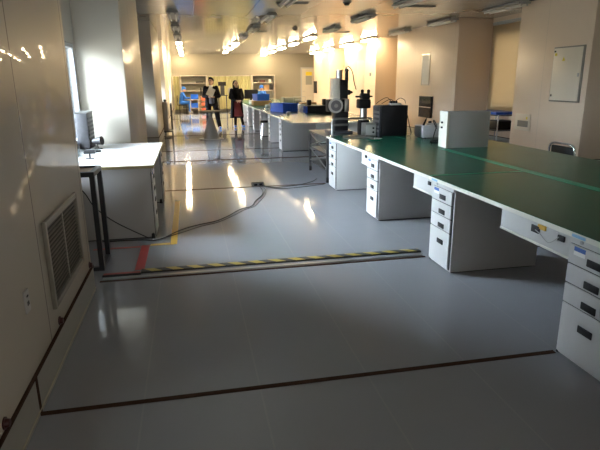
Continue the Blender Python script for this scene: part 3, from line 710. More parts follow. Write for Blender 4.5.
t = thing('wall_cabinet', 'black two-part glass-fronted box low on the wide middle pillar', 'wall box', (XR, 14.05, 0))
boxo('box', (-0.06, -0.0005, -0.40, 0.38, 0.55, 1.13), 'black', t, bev=0.004)
for z0, z1 in ((0.57, 0.82), (0.85, 1.11)): boxo('window_panel', (-0.066, -0.0602, -0.37, 0.35, z0, z1), 'gloss', t)
boxo('divider', (-0.069, -0.0602, -0.40, 0.38, 0.825, 0.845), 'metal', t)
tag(boxo('switch_plate', (XR-0.012, XR-0.0005, 18.8, 19.0, 1.72, 1.84), 'metald', bev=0.003), 'small dark switch plate on the bright far pillar', 'switch')
tag(boxo('wall_socket', (XR-0.012, XR-0.0005, 18.75, 18.95, 0.68, 0.82), 'metald', bev=0.003), 'small dark wall socket low on the bright far pillar', 'socket')
tag(boxo('access_panel', (XR-0.014, XR-0.0005, 19.6, 20.5, 1.08, 2.3), 'cream', bev=0.004), 'flush tall access panel on the bright far pillar', 'panel')
tag(boxo('wall_screen', (XR-0.06, XR-0.0005, 27.2, 27.75, 0.95, 1.55), 'black', bev=0.006), 'black flat screen box on the wall beside the far door', 'screen')

# chair beyond the bench
t = thing('office_chair', 'dark padded chair with chrome back frame beyond the green bench', 'chair', (4.45, 5.62, 0), 0.0)
bm = bmesh.new(); bx(bm, -0.02, 0.42, -0.22, 0.22, 0.42, 0.47, bev=0.015); obj('seat', bm, 'black', t)
bm = bmesh.new(); bx(bm, -0.06, -0.02, -0.20, 0.20, 0.50, 0.78, bev=0.015); obj('backrest', bm, 'black', t)
bm = bmesh.new(); tube(bm, path_smooth([(0, .235, .44), (-.04, .235, .62), (-.06, .225, .75), (-.06, .17, .805), (-.06, 0, .815), (-.06, -.17, .805), (-.06, -.225, .75), (-.04, -.235, .62), (0, -.235, .44)]), 0.013, 10); obj('back_frame', bm, 'chrome', t)
for x in (0.0, 0.38):
    for y in (-.21, .21):
        bm = bmesh.new(); cyl(bm, (x+(0.04 if x else -0.02), y, 0), (x, y, .43), 0.011, seg=10); obj('leg', bm, 'chrome', t)

# rack in the window recess
t = thing('wire_rack', 'dark metal rack with blue tray under the roller blind', 'rack', (6.95, 11.2, 0))
for x in (-.28, .28):
    for y in (-.5, .5):
        bm = bmesh.new(); cyl(bm, (x, y, 0), (x, y, .80), .014, seg=8); obj('post', bm, 'metal', t)
for z in (.12, .45, .78): boxo('shelf', (-.29, .29, -.51, .51, z, z+.018), 'darksteel', t)
tag(boxo('plastic_tray', (6.70, 7.18, 10.85, 11.55, .799, .86), 'blue', bev=.01), 'blue plastic tray on top of the rack under the blind', 'tray')
tag(boxo('black_crate', (6.72, 7.15, 10.8, 11.3, .469, .66), 'black', bev=.01), 'dark crate on the middle shelf of the rack under the blind', 'crate')

# ------------------------------------------------------------------ things along the left wall, far
t = thing('push_cart', 'grey cabinet cart with black tube handle beside the left pillar', 'cart', (-0.60, 17.1, 0))
boxo('body', (-.20, -.07, -.30, .45, .12, .98), 'metald', t, bev=.008)
bm = bmesh.new(); tube(bm, [(.04, -.34, .10), (.04, -.34, .90), (.04, -.30, .93), (.04, .30, .93), (.04, .34, .90), (.04, .34, .10)], .017, 8); obj('handle', bm, 'black', t)
boxo('deck', (-.21, .07, -.36, .46, .085, .12), 'black', t, bev=.006)
for x in (-.17, .04):
    for y in (-.30, .38):
        bm = bmesh.new(); cyl(bm, (x-.012, y, .042), (x+.012, y, .042), .042, seg=14); obj('wheel', bm, 'rubber', t)
bm = bmesh.new(); ball(bm, (-.13, -.1, 1.025), .046); obj('knob', bm, 'black', t)

t = thing('pedestal_table', 'small grey round table on a conical pedestal in front of the man', 'table', (0.56, 15.25, 0))
bm = bmesh.new(); cyl(bm, (0, 0, 0), (0, 0, .02), .34, seg=40); obj('base_plate', bm, 'pedgrey', t)
bm = bmesh.new(); cyl(bm, (0, 0, .02), (0, 0, .60), .235, .06, 40); cyl(bm, (0, 0, .60), (0, 0, .755), .055, .055, 24); obj('cone', bm, 'pedgrey', t)
bm = bmesh.new(); cyl(bm, (0, 0, .755), (0, 0, .785), .30, .30, 40); obj('tabletop', bm, 'pedgrey', t)

# ------------------------------------------------------------------ back wall storage
def storage(x0, x1, label):
    t = thing('storage_rack', label, 'shelf', ((x0+x1)/2, 29.62, 0), 0, 'open storage racks on the back wall')
    w = (x1-x0)/2
    for x in (-w, w-.05): boxo('side_panel', (x, x+.05, -.28, .35, 0, 1.86), 'cream', t)
    for z in (.15, .62, 1.08, 1.48): boxo('shelf', (-w+.05, w-.05, -.28, .345, z, z+.035), 'cream', t)
    boxo('top_board', (-w, w, -.28, .35, 1.86, 1.90), 'cream', t)
    boxo('back_panel', (-w+.05, w-.05, .33, .345, 0.185, 1.86), 'signg', t)
storage(-.40, 1.0, 'open cream storage rack on the back wall behind the seated worker')
storage(3.40, 4.66, 'open cream storage rack on the back wall above the black monitor')
def curtain(x0, x1, label):
    t = thing('curtain', label, 'curtain', ((x0+x1)/2, 29.55, 0), 0, 'green-yellow curtains on the back wall')
    w = (x1-x0)/2; n = max(12, int((x1-x0)/.012)); bm = bmesh.new()
    prev = None
    for k in range(n+1):
        x = -w+2*w*k/n; y = .028*math.sin(x*2*PI/.13)+.008*math.sin(x*17)
        c = [bm.verts.new((x, y-.003, .12)), bm.verts.new((x, y-.003, 1.84)), bm.verts.new((x, y+.003, 1.84)), bm.verts.new((x, y+.003, .12))]
        if prev:
            for j in range(4): bm.faces.new((prev[j], prev[(j+1) % 4], c[(j+1) % 4], c[j]))
        else: bm.faces.new(c)
        prev = c
    bm.faces.new(prev[::-1]); obj('fabric', bm, 'curtain', t)
    bm = bmesh.new(); bx(bm, -w, w, -.05, .05, 1.84, 1.88); obj('rail', bm, 'cream', t)
    for x in (-w, w-.03): boxo('end_post', (x, x+.03, -.05, .05, 0, 1.84), 'cream', t)
curtain(-.79, -.42, 'narrow green-yellow curtain at the left end of the back wall')
curtain(1.02, 3.38, 'wide green-yellow curtain on the back wall between the man and woman')

def crate(name, dims, m, label, cat='bin', group=None, rz=0.0, hollow=True):
    x0, x1, y0, y1, z0, z1 = dims
    t = thing(name, label, cat, ((x0+x1)/2, (y0+y1)/2, z0), rz, group)
    a, b, h = (x1-x0)/2, (y1-y0)/2, z1-z0; w = .012
    bm = bmesh.new()
    bx(bm, -a, a, -b, b, 0, w); bx(bm, -a, -a+w, -b, b, w, h); bx(bm, a-w, a, -b, b, w, h); bx(bm, -a+w, a-w, -b, -b+w, w, h); bx(bm, -a+w, a-w, b-w, b, w, h)
    obj('tub', bm, m, t)
    bm = bmesh.new(); e = .012
    bx(bm, -a-e, a+e, -b-e, -b, h-.03, h); bx(bm, -a-e, a+e, b, b+e, h-.03, h); bx(bm, -a-e, -a, -b, b, h-.03, h); bx(bm, a, a+e, -b, b, h-.03, h)
    obj('rim', bm, m, t)
    return t
# worktable of the seated worker, with bins
t = thing('work_table', 'small white table with lower shelf beside the seated worker', 'table', (.27, 28.5, 0))
boxo('tabletop', (-.22, .22, -.35, .35, .68, .71), 'boardw', t)
for x in (-.20, .20):
    for y in (-.32, .32): boxo('leg', (x-.02, x+.02, y-.02, y+.02, 0, .68), 'white', t)
boxo('shelf', (-.22, .22, -.35, .35, .26, .28), 'white', t)
crate('plastic_bin', (.10, .47, 28.2, 28.75, .71, .95), 'blue', 'blue bin on the table top in front of the seated worker', group='blue bins at the seated worker table')
crate('plastic_bin', (.10, .47, 28.2, 28.75, .28, .52), 'blue', 'blue bin on the lower shelf of the seated worker table', group='blue bins at the seated worker table')
t = thing('parts_cart', 'pale wooden cart with orange boxes left of the man', 'cart', (.82, 28.3, 0))
for x in (-.30, .27): boxo('side_panel', (x, x+.03, -.25, .25, .05, .84), 'wood', t)
for z in (.08, .36, .60, .84): boxo('shelf', (-.27 if z < .8 else -.30, .27 if z < .8 else .30, -.25, .25, z, z+.025), 'wood', t)
for x in (-.25, .25):
    bm = bmesh.new(); cyl(bm, (x-.01, -.2, .04), (x+.01, -.2, .04), .04, seg=12); cyl(bm, (x-.01, .2, .04), (x+.01, .2, .04), .04, seg=12); obj('wheel', bm, 'rubber', t)
for z, m, l in ((.105, 'orange', 'bottom'), (.385, 'orange', 'middle'), (.625, 'orange', 'top inner')):
    tag(boxo('parts_box', (.62, 1.02, 28.07, 28.45, z, z+.17), m, bev=.008), 'orange parts box on the %s shelf of the wooden cart' % l, 'box', 'orange boxes in the wooden cart')
t = thing('drill_press', 'small dark brown bench machine on top of the wooden cart', 'machine', (.80, 28.3, .865))
boxo('base', (-.22, .24, -.14, .14, 0, .06), 'darksteel', t); boxo('column', (-.20, -.13, -.05, .05, .06, .42), 'darksteel', t, bev=.01)
boxo('head', (-.02, .20, -.08, .08, .12, .26), 'wood', t, bev=.02)
bm = bmesh.new(); cyl(bm, (.12, 0, .26), (.12, 0, .40), .05, .04, 14); obj('motor', bm, 'darksteel', t)
t = thing('display_stand', 'black screen on a dark stand behind the man', 'display', (1.72, 28.4, 0))
boxo('screen', (-.19, .21, -.04, .04, 1.36, 1.56), 'black', t, bev=.006); boxo('column', (-.09, .12, -.05, .05, .90, 1.36), 'darksteel', t)
boxo('shelf', (-.24, .26, -.2, .2, .86, .90), 'darksteel', t)
for x in (-.2, .2): boxo('leg', (x-.02, x+.02, -.16, .16, 0, .86), 'darksteel', t)
t = thing('floor_fan', 'grey and white pedestal fan left of the woman', 'fan', (2.15, 27.9, 0))
bm = bmesh.new(); cyl(bm, (0, 0, 0), (0, 0, .03), .17, seg=24); obj('base', bm, 'darksteel', t)
bm = bmesh.new(); cyl(bm, (0, 0, .03), (0, 0, .95), .02, seg=12); obj('pole', bm, 'darksteel', t)
bm = bmesh.new(); cyl(bm, (0, -.06, 1.1), (0, .06, 1.1), .19, .15, 24); obj('cage', bm, 'metal', t)
bm = bmesh.new(); cyl(bm, (0, .06, 1.08), (0, .14, 1.06), .07, seg=16); cyl(bm, (0, .08, .93), (0, .08, 1.05), .03, seg=10); obj('motor', bm, 'darksteel', t)
# things on the back racks
for x, w, z, h, m, l in ((.62, .40, 1.515, .07, 'black', 'flat dark case on the top shelf of the rack behind the man'), (3.62, .25, 1.515, .10, 'black', 'dark box at the left of the top shelf of the right-hand rack'), (3.98, .30, 1.515, .12, 'dred', 'dark red box on the top shelf of the right-hand rack'), (4.38, .12, 1.515, .16, 'paper', 'white box on the top shelf of the right-hand rack'), (4.20, .28, 1.115, .26, 'card', 'cardboard carton on the second shelf of the right-hand rack'), (4.48, .16, 1.115, .30, 'darksteel', 'dark canister box on the second shelf of the right-hand rack')):
    tag(boxo('storage_box', (x-w/2, x+w/2, 29.42, 29.75, z, z+h), m, bev=.006), l, 'box')

# ------------------------------------------------------------------ far bench items
crate('plastic_bin', (2.30, 2.76, 14.15, 14.85, ZM, ZM+.225), 'blue', 'large blue bin on the far bench, nearest the trolley', rz=.35)
t = thing('soldering_station', 'black soldering machine with two raised arms on the far bench', 'machine', (3.10, 13.4, ZM))
boxo('case', (-.18, .46, -.15, .2, 0, .20), 'black', t, bev=.03); boxo('side_cover', (-.22, -.1805, -.14, .18, .02, .18), 'blue', t)
bm = bmesh.new(); bx(bm, -.16, -.06, -.1, .1, .20, .34, bev=.03); obj('left_arm', bm, 'black', t)
bm = bmesh.new(); bx(bm, .24, .33, -.1, .1, .20, .36, bev=.03); obj('right_arm', bm, 'black', t)
tag(boxo('leaflet', (2.93, 3.02, 14.2, 14.35, ZM+.0, ZM+.16), 'paper', rot=(0, .35, 0)), 'white card leaning on the far bench beside the blue bin', 'card')
def cloth_bag(x, y, r, label, z=ZM):
    bm = bmesh.new(); ball(bm, (0, 0, r*.62), r, (1.2, 1, .66), 20)
    for v in bm.verts: v.co *= 1+.22*math.sin(v.co.x*90+v.co.y*63)*math.cos(v.co.z*80)+random.uniform(-.12, .12)
    mz = min(v.co.z for v in bm.verts)
    for v in bm.verts: v.co.z -= mz
    o = obj('plastic_bag', bm, 'paper'); o.location = (x, y, z); tag(o, label, 'bag', 'white bags on the far bench')
cloth_bag(2.45, 16.6, .09, 'round white bag on the far bench left of the large blue bin')
cloth_bag(2.95, 18.5, .10, 'white bag on the far bench just right of the smaller blue bin')
cloth_bag(2.72, 15.75, .06, 'small white bag on the far bench beside the large blue bin')
tag(boxo('carton', (2.16, 2.78, 18.38, 19.02, ZM, ZM+.16), 'card', bev=.006), 'brown carton on the far bench under the smaller blue bin', 'box')
crate('plastic_bin', (2.24, 2.68, 18.45, 18.95, ZM+.16, ZM+.38), 'blue', 'smaller blue bin on the brown carton in front of the black monitor', rz=.2)
tag(boxo('instrument', (3.2, 3.75, 18.3, 18.8, ZM, ZM+.26), 'signg', bev=.01), 'pale green instrument box on the far bench right of the smaller blue bin', 'instrument')
tag(boxo('instrument', (3.35, 3.85, 15.3, 15.7, ZM, ZM+.12), 'signg', bev=.01), 'pale green low box on the far bench behind the white card', 'instrument')
tag(boxo('carton', (3.45, 3.95, 16.6, 17.0, ZM, ZM+.15), 'card', bev=.006), 'flat brown carton at the back of the far bench near the door', 'box')
tag(boxo('component_case', (2.72, 3.00, 15.05, 15.35, ZM, ZM+.1), 'metald', bev=.006), 'small grey case on the far bench right of the white bag', 'case')
tag(boxo('sponge_pot', (2.30, 2.40, 12.75, 12.85, ZM, ZM+.09), 'signg', bev=.02), 'small green pot on the far bench near the aisle corner', 'pot')
for x, y, w_, h_, lab in ((2.30, 20.3, .16, .12, 'small white box at the aisle edge of the far bench near the woman'), (2.75, 16.9, .22, .10, 'white box on the far bench behind the round white bag'), (3.25, 15.6, .20, .14, 'white box on the far bench behind the large blue bin'), (2.85, 20.6, .26, .20, 'white box on the far bench in front of the black monitor')):
    tag(boxo('storage_box', (x-w_/2, x+w_/2, y-.12, y+.12, ZM, ZM+h_), 'paper', bev=.008), lab, 'box', 'white boxes on the far bench')
t = thing('paper_cup', 'white paper cup on the far bench just left of the large blue bin', 'cup', (2.26, 15.7, ZM))
bm = bmesh.new(); cyl(bm, (0, 0, 0), (0, 0, .14), .06, .075, 24); obj('body', bm, 'paper', t)
bm = bmesh.new(); cyl(bm, (0, 0, .05), (0, 0, .09), .0675, .071, 24); obj('printed_band', bm, 'signg', t)
t = thing('wire_stand', 'thin wire spool stand on the far bench before the pale wall', 'stand', (3.6, 17.6, ZM))
bm = bmesh.new(); tube(bm, [(-.2, 0, 0), (-.2, 0, .3), (.2, 0, .3), (.2, 0, 0)], .012, 8); obj('hoop', bm, 'metal', t)
bm = bmesh.new(); cyl(bm, (-.12, 0, .15), (.05, 0, .15), .07, seg=16); cyl(bm, (-.2, 0, .15), (.2, 0, .15), .01, seg=8); obj('spool', bm, 'metald', t)
t = thing('monitor', 'black computer monitor on the far bench right of the woman', 'monitor', (2.55, 22.6, ZM))
boxo('screen', (-.27, .30, -.03, .03, .10, .47), 'black', t, bev=.008); boxo('neck', (-.03, .05, .03, .07, .02, .25), 'black', t); boxo('base', (-.13, .15, -.08, .14, 0, .02), 'black', t, bev=.004)
boxo('display', (-.25, .28, -.034, -.0302, .12, .45), 'gloss', t)
t = thing('bar_stool', 'chrome-legged stool standing at the far bench front', 'stool', (2.10, 15.0, 0))
bm = bmesh.new(); cyl(bm, (0, 0, .45), (0, 0, .50), .17, .17, 24); obj('seat', bm, 'black', t)
for a in range(4):
    c, s_ = math.cos(a*PI/2+.6), math.sin(a*PI/2+.6)
    bm = bmesh.new(); cyl(bm, (.2*c, .2*s_, 0), (.12*c, .12*s_, .45), .012, seg=8); obj('leg', bm, 'chrome', t)

# ------------------------------------------------------------------ people
def remesh(name, bm, m, parent, voxel=.010, smooth=4):
    me = bpy.data.meshes.new('tmp'); bmesh.ops.recalc_face_normals(bm, faces=bm.faces); bm.to_mesh(me); bm.free()
    o = bpy.data.objects.new('tmp', me); COL.objects.link(o)
    r = o.modifiers.new('r', 'REMESH'); r.mode = 'VOXEL'; r.voxel_size = voxel; r.use_smooth_shade = True
    if smooth:
        s = o.modifiers.new('s', 'SMOOTH'); s.iterations = smooth; s.factor = .5
    bpy.context.view_layer.update()
    dg = bpy.context.evaluated_depsgraph_get()
    me2 = bpy.data.meshes.new_from_object(o.evaluated_get(dg))
    bpy.data.objects.remove(o); bpy.data.meshes.remove(me)
    me2.name = name; me2.materials.clear(); me2.materials.append(M[m])
    q = bpy.data.objects.new(name, me2); COL.objects.link(q)
    if parent: q.parent = parent
    return q

def limb(bm, pts, rad):
    for (a, b, ra, rb) in zip(pts, pts[1:], rad, rad[1:]):
        cyl(bm, a, b, ra, rb, 14)
    for p, r in zip(pts, rad): ball(bm, p, r, seg=14)

def hand(bm, wrist, direction, palm_up, side):
    """palm with four curled fingers and a thumb; direction = forearm direction"""
    w = Vector(wrist); d = Vector(direction).normalized(); n = Vector(palm_up).normalized()
    n = (n - d*n.dot(d)).normalized(); s = d.cross(n).normalized()*side
    pc = w + d*.05
    cyl(bm, w, w+d*.09, .026, .034, 12)
    ball(bm, w+d*.075, .036, (1, 1, 1), 12)
    for k, (off, L) in enumerate(((-.028, .062), (-.009, .075), (.010, .070), (.029, .052))):
        b0 = w + d*.09 + s*off
        b1 = b0 + d*L*.5 + n*.004; b2 = b1 + d*L*.3 + n*L*.28; b3 = b2 + n*L*.3 + d*L*.05
        limb(bm, [b0, b1, b2, b3], [.0105, .010, .0092, .0082])
    t0 = w + d*.03 - s*.026; t1 = t0 - s*.028 + d*.028 + n*.008; t2 = t1 + d*.03 + n*.014
    limb(bm, [t0, t1, t2], [.013, .0115, .009])

def head(bm, c, pitch, yaw, sc=1.0):
    """c = base of skull centre; pitch>0 looks up; yaw>0 towards +X. Face looks along -Y."""
    b2 = bmesh.new()
    ball(b2, (0, 0, .115), .098, (.80, .98, 1.12), 24)
    ball(b2, (0, -.028, .055), .066, (.90, 1.0, 1.0), 20)
    ball(b2, (0, -.105, .088), .016, (.8, 1.1, 1.5), 12)        # nose
    ball(b2, (0, -.088, .040), .020, (1.4, .6, .5), 12)         # lips
    ball(b2, (0, -.082, .010), .024, (1, .8, .8), 12)           # chin
    for s in (-1, 1):
        ball(b2, (s*.080, .005, .095), .026, (.35, .8, 1.15), 12)   # ear
        ball(b2, (s*.032, -.078, .128), .022, (1.3, .6, .5), 10)    # brow
    m = Matrix.Translation(c) @ Euler((-pitch, 0, yaw)).to_matrix().to_4x4() @ Matrix.Scale(sc, 4)
    bmesh.ops.transform(b2, matrix=m, verts=b2.verts)
    tmp = bpy.data.meshes.new('h'); b2.to_mesh(tmp); b2.free(); bm.from_mesh(tmp); bpy.data.meshes.remove(tmp)
    return m
def headparts(t, m, hair):
    for s in (-1, 1):
        bm = bmesh.new(); ball(bm, (s*.032, -.083, .108), .013, (1.2, .7, .8), 12); bmesh.ops.transform(bm, matrix=m, verts=bm.verts); obj('eye', bm, 'hair', t)
    bm = bmesh.new(); hair(bm); bmesh.ops.transform(bm, matrix=m, verts=bm.verts)
    remesh('hair', bm, 'hair', t, .010, 2)

def shoe(t, x, y, m='shoe', z=0.0, yaw=0.0):
    bm = bmesh.new(); ball(bm, (0, -.05, .045), .05, (.95, 2.5, .85), 18); ball(bm, (0, .03, .08), .055, (.95, 1.1, .9), 14)
    for v in bm.verts: v.co.z = max(v.co.z, 0.0)
    bmesh.ops.transform(bm, matrix=Matrix.Translation((x, y, z)) @ Euler((0, 0, yaw)).to_matrix().to_4x4(), verts=bm.verts)
    remesh('shoe_cover', bm, m, t, .010, 2)

# --- the man with the papers
t = thing('person', 'man in a black suit holding white papers, standing in the aisle', 'person', (.745, 18.5, 0))
HL, HR = Vector((-.10, 0, .90)), Vector((.10, 0, .90))
KL, KR = Vector((-.125, -.03, .49)), Vector((.17, -.03, .49))
AL, AR = Vector((-.145, .02, .09)), Vector((.235, .0, .09))
SL, SR = Vector((-.185, .01, 1.38)), Vector((.185, .01, 1.38))
EL, ER = Vector((-.26, -.02, 1.10)), Vector((.27, 0, 1.10))
WL, WR = Vector((-.10, -.20, 1.08)), Vector((.09, -.21, 1.07))
bm = bmesh.new()
loft(bm, [(0, 0, .82, .15, .10), (0, 0, .92, .165, .11), (0, 0, 1.05, .145, .10), (0, 0, 1.22, .165, .11), (0, .01, 1.36, .17, .10), (0, .01, 1.43, .09, .07)])
limb(bm, [(0, .01, 1.40), (0, -.005, 1.52)], [.06, .055])
for a, b, c in ((HL, KL, AL), (HR, KR, AR)): limb(bm, [a, b, c], [.085, .058, .042])
for a, b, c in ((SL, EL, WL), (SR, ER, WR)): limb(bm, [a, b, c], [.055, .042, .03])
hand(bm, WL, (.85, -.25, .10), (0, -.6, -.8), 1); hand(bm, WR, (-.9, -.15, .08), (0, -.6, -.8), -1)
for A in (AL, AR): limb(bm, [A, A+Vector((0, -.10, -.055))], [.04, .03])
hm = head(bm, (0, -.02, 1.47), .30, -.35)
remesh('body', bm, 'skin', t, .0085, 2)
def man_hair(bm):
    ball(bm, (0, .022, .160), .108, (.88, .98, .92), 20); ball(bm, (0, .055, .10), .080, (1.02, .7, 1.05), 16); ball(bm, (.0, -.065, .215), .045, (1.5, .8, .6), 12)
headparts(t, hm, man_hair)
bm = bmesh.new()
for s in (-1, 1):
    pts = [(s*.033+.022*math.cos(a*PI/6), -.105, .108+.017*math.sin(a*PI/6)) for a in range(13)]; tube(bm, pts, .0028, 6)
    cyl(bm, (s*.055, -.104, .11), (s*.078, .0, .11), .0025, seg=6)
cyl(bm, (-.011, -.106, .11), (.011, -.106, .11), .0025, seg=6)
bmesh.ops.transform(bm, matrix=hm, verts=bm.verts); obj('glasses', bm, 'black', t)
bm = bmesh.new()
for a, b, c in ((HL, KL, AL), (HR, KR, AR)): limb(bm, [a, b, c], [.105, .082, .068])
loft(bm, [(0, 0, .80, .17, .115), (0, 0, .92, .18, .125), (0, 0, 1.0, .165, .12)])
remesh('trousers', bm, 'suit', t, .012, 4)
bm = bmesh.new(); loft(bm, [(0, -.015, .86, .15, .125), (0, -.015, 1.05, .15, .125), (0, -.015, 1.25, .15, .125), (0, 0, 1.42, .08, .08)]); remesh('shirt', bm, 'shirt', t, .012, 2)
bm = bmesh.new(); loft(bm, [(0, -.02, 1.38, .075, .085), (0, -.01, 1.455, .062, .066)]); obj('collar', bm, 'paper', t)
bm = bmesh.new()
for s in (-1, 1):   # two jacket fronts, open in the middle
    loft(bm, [(s*.115, .012, .76, .115, .135), (s*.11, .012, .95, .10, .13), (s*.105, .01, 1.15, .10, .13), (s*.11, .01, 1.32, .10, .12), (s*.08, .015, 1.42, .07, .08)])
loft(bm, [(0, .06, .76, .17, .085), (0, .06, 1.0, .15, .08), (0, .06, 1.25, .17, .08), (0, .05, 1.43, .10, .06)])
for a, b, c in ((SL, EL, WL), (SR, ER, WR)): limb(bm, [a, b, b.lerp(c, .9)], [.066, .058, .048])
remesh('jacket', bm, 'suit', t, .012, 4)
shoe(t, AL.x, AL.y, yaw=-.1); shoe(t, AR.x, AR.y, yaw=.25)
o = boxo('papers', (-.115, .115, -.004, .004, -.15, .15), 'paper'); o.location = (.745-.02, 18.5-.305, 1.24); o.rotation_euler = (-.45, math.radians(28), 0.0)
tag(o, 'white sheaf of papers held to the chest by the man in black', 'papers')

# --- the woman
t = thing('person', 'long-haired woman in dark coat and wine red skirt beside the far bench', 'person', (1.62, 18.8, 0))
HL, HR = Vector((-.085, 0, .87)), Vector((.085, 0, .87))
KL, KR = Vector((-.06, -.03, .47)), Vector((.12, -.03, .47))
AL, AR = Vector((-.07, .02, .085)), Vector((.20, .0, .085))
SL, SR = Vector((-.165, .01, 1.29)), Vector((.165, .01, 1.29))
EL, ER = Vector((-.23, .02, 1.03)), Vector((.23, .02, 1.03))
WL, WR = Vector((-.03, -.18, .93)), Vector((.13, -.18, .93))
bm = bmesh.new()
loft(bm, [(0, 0, .80, .15, .10), (0, 0, .90, .155, .105), (0, 0, 1.02, .12, .085), (0, -.01, 1.18, .145, .11), (0, .01, 1.28, .15, .09), (0, .01, 1.34, .08, .06)])
limb(bm, [(0, .01, 1.31), (0, -.005, 1.43)], [.052, .047])
for a, b, c in ((HL, KL, AL), (HR, KR, AR)): limb(bm, [a, b, c], [.08, .052, .037])
for a, b, c in ((SL, EL, WL), (SR, ER, WR)): limb(bm, [a, b, c], [.048, .036, .026])
hand(bm, WL, (.8, -.25, -.15), (0, -.5, -.8), 1); hand(bm, WR, (-.8, -.30, -.15), (0, -.5, -.8), -1)
for A in (AL, AR): limb(bm, [A, A+Vector((0, -.10, -.05))], [.036, .028])
hm = head(bm, (0, -.02, 1.385), .28, .30, .96)
remesh('body', bm, 'skin', t, .0085, 2)
def wo_hair(bm):
    ball(bm, (0, .034, .155), .106, (.90, .95, .92), 20)
    for s in (-1, 1): limb(bm, [(s*.078, .03, .13), (s*.088, .04, .02), (s*.086, .03, -.10)], [.034, .036, .028])
    limb(bm, [(0, .06, .14), (0, .075, .0), (0, .085, -.16)], [.075, .075, .055])
headparts(t, hm, wo_hair)
bm = bmesh.new()
for a, b, c in ((HL, KL, AL), (HR, KR, AR)): limb(bm, [b+Vector((0, 0, .08)), b, c], [.065, .058, .043])
remesh('tights', bm, 'suit', t, .010, 2)
bm = bmesh.new(); loft(bm, [(.03, -.005, .40, .20, .155), (.02, -.005, .62, .185, .145), (0, -.005, .86, .175, .135), (0, -.005, .98, .14, .115)], 28); obj('skirt', bm, 'wine', t)
bm = bmesh.new(); loft(bm, [(0, -.01, .94, .145, .12), (0, -.01, 1.05, .135, .11), (0, -.015, 1.18, .155, .128), (0, .005, 1.30, .14, .10), (0, .0, 1.37, .062, .062)]); remesh('top', bm, 'suit', t, .012, 2)
bm = bmesh.new()
for s in (-1, 1):
    loft(bm, [(s*.155-.01, .04, .34, .085, .15), (s*.14, .03, .60, .08, .145), (s*.125, .02, .90, .075, .135), (s*.12, .01, 1.12, .07, .125), (s*.115, .01, 1.25, .075, .11), (s*.08, .02, 1.33, .06, .07)])
loft(bm, [(-.01, .10, .34, .18, .09), (0, .085, .7, .165, .09), (0, .06, 1.0, .14, .08), (0, .06, 1.2, .16, .075), (0, .05, 1.34, .09, .05)])
for a, b, c in ((SL, EL, WL), (SR, ER, WR)): limb(bm, [a, b, b.lerp(c, .9)], [.056, .050, .042])
remesh('coat', bm, 'suit', t, .012, 4)
shoe(t, AL.x, AL.y, yaw=-.1); shoe(t, AR.x, AR.y, yaw=.2)

# --- seated workers in blue
def seated(label, loc, rz, seat=.45):
    t = thing('person', label, 'person', loc, rz)
    z = seat
    HL, HR = Vector((-.09, .05, z+.09)), Vector((.09, .05, z+.09))
    KL, KR = Vector((-.12, -.36, z+.10)), Vector((.12, -.36, z+.10))
    AL, AR = Vector((-.12, -.34, .09)), Vector((.12, -.34, .09))
    SL, SR = Vector((-.17, -.03, z+.56)), Vector((.17, -.03, z+.56))
    EL, ER = Vector((-.22, -.14, z+.32)), Vector((.22, -.14, z+.32))
    WL, WR = Vector((-.13, -.36, z+.32)), Vector((.13, -.36, z+.32))
    bm = bmesh.new()
    loft(bm, [(0, .06, z+.02, .16, .12), (0, .05, z+.15, .155, .11), (0, .02, z+.32, .15, .105), (0, -.01, z+.50, .165, .10), (0, -.03, z+.61, .08, .06)])
    limb(bm, [(0, -.03, z+.58), (0, -.05, z+.70)], [.055, .05])
    for a, b, c in ((HL, KL, AL), (HR, KR, AR)): limb(bm, [a, b, c], [.085, .06, .042]); limb(bm, [c, c+Vector((0, -.1, -.055))], [.038, .03])
    for a, b, c in ((SL, EL, WL), (SR, ER, WR)): limb(bm, [a, b, c], [.05, .04, .028])
    hand(bm, WL, (.2, -1, 0), (0, 0, -1), 1); hand(bm, WR, (-.2, -1, 0), (0, 0, -1), -1)
    hm = head(bm, (0, -.06, z+.655), -.25, 0)
    remesh('body', bm, 'skin', t, .0095, 2)
    for s in (-1, 1):
        bm = bmesh.new(); ball(bm, (s*.032, -.083, .108), .012, (1.2, .7, .8), 12); bmesh.ops.transform(bm, matrix=hm, verts=bm.verts); obj('eye', bm, 'hair', t)
    bm = bmesh.new(); ball(bm, (0, .01, .155), .112, (.9, 1.0, .85), 20); ball(bm, (0, .05, .09), .085, (.98, .75, 1.0), 16); bx(bm, -.06, .06, -.14, -.06, .145, .16)
    bmesh.ops.transform(bm, matrix=hm, verts=bm.verts); remesh('cap', bm, 'bluecloth', t, .012, 2)
    bm = bmesh.new()
    loft(bm, [(0, .06, z+.03, .18, .135), (0, .05, z+.15, .175, .135), (0, .02, z+.32, .17, .13), (0, -.01, z+.50, .18, .12), (0, -.03, z+.63, .075, .07)])
    for a, b, c in ((SL, EL, WL), (SR, ER, WR)): limb(bm, [a, b, b.lerp(c, .95)], [.072, .058, .045])
    remesh('smock', bm, 'bluecloth', t, .012, 3)
    bm = bmesh.new()
    for a, b, c in ((HL, KL, AL), (HR, KR, AR)): limb(bm, [a, b, c], [.10, .078, .06])
    remesh('trousers', bm, 'bluecloth', t, .012, 3)
    shoe(t, AL.x, AL.y, 'paper'); shoe(t, AR.x, AR.y, 'paper')
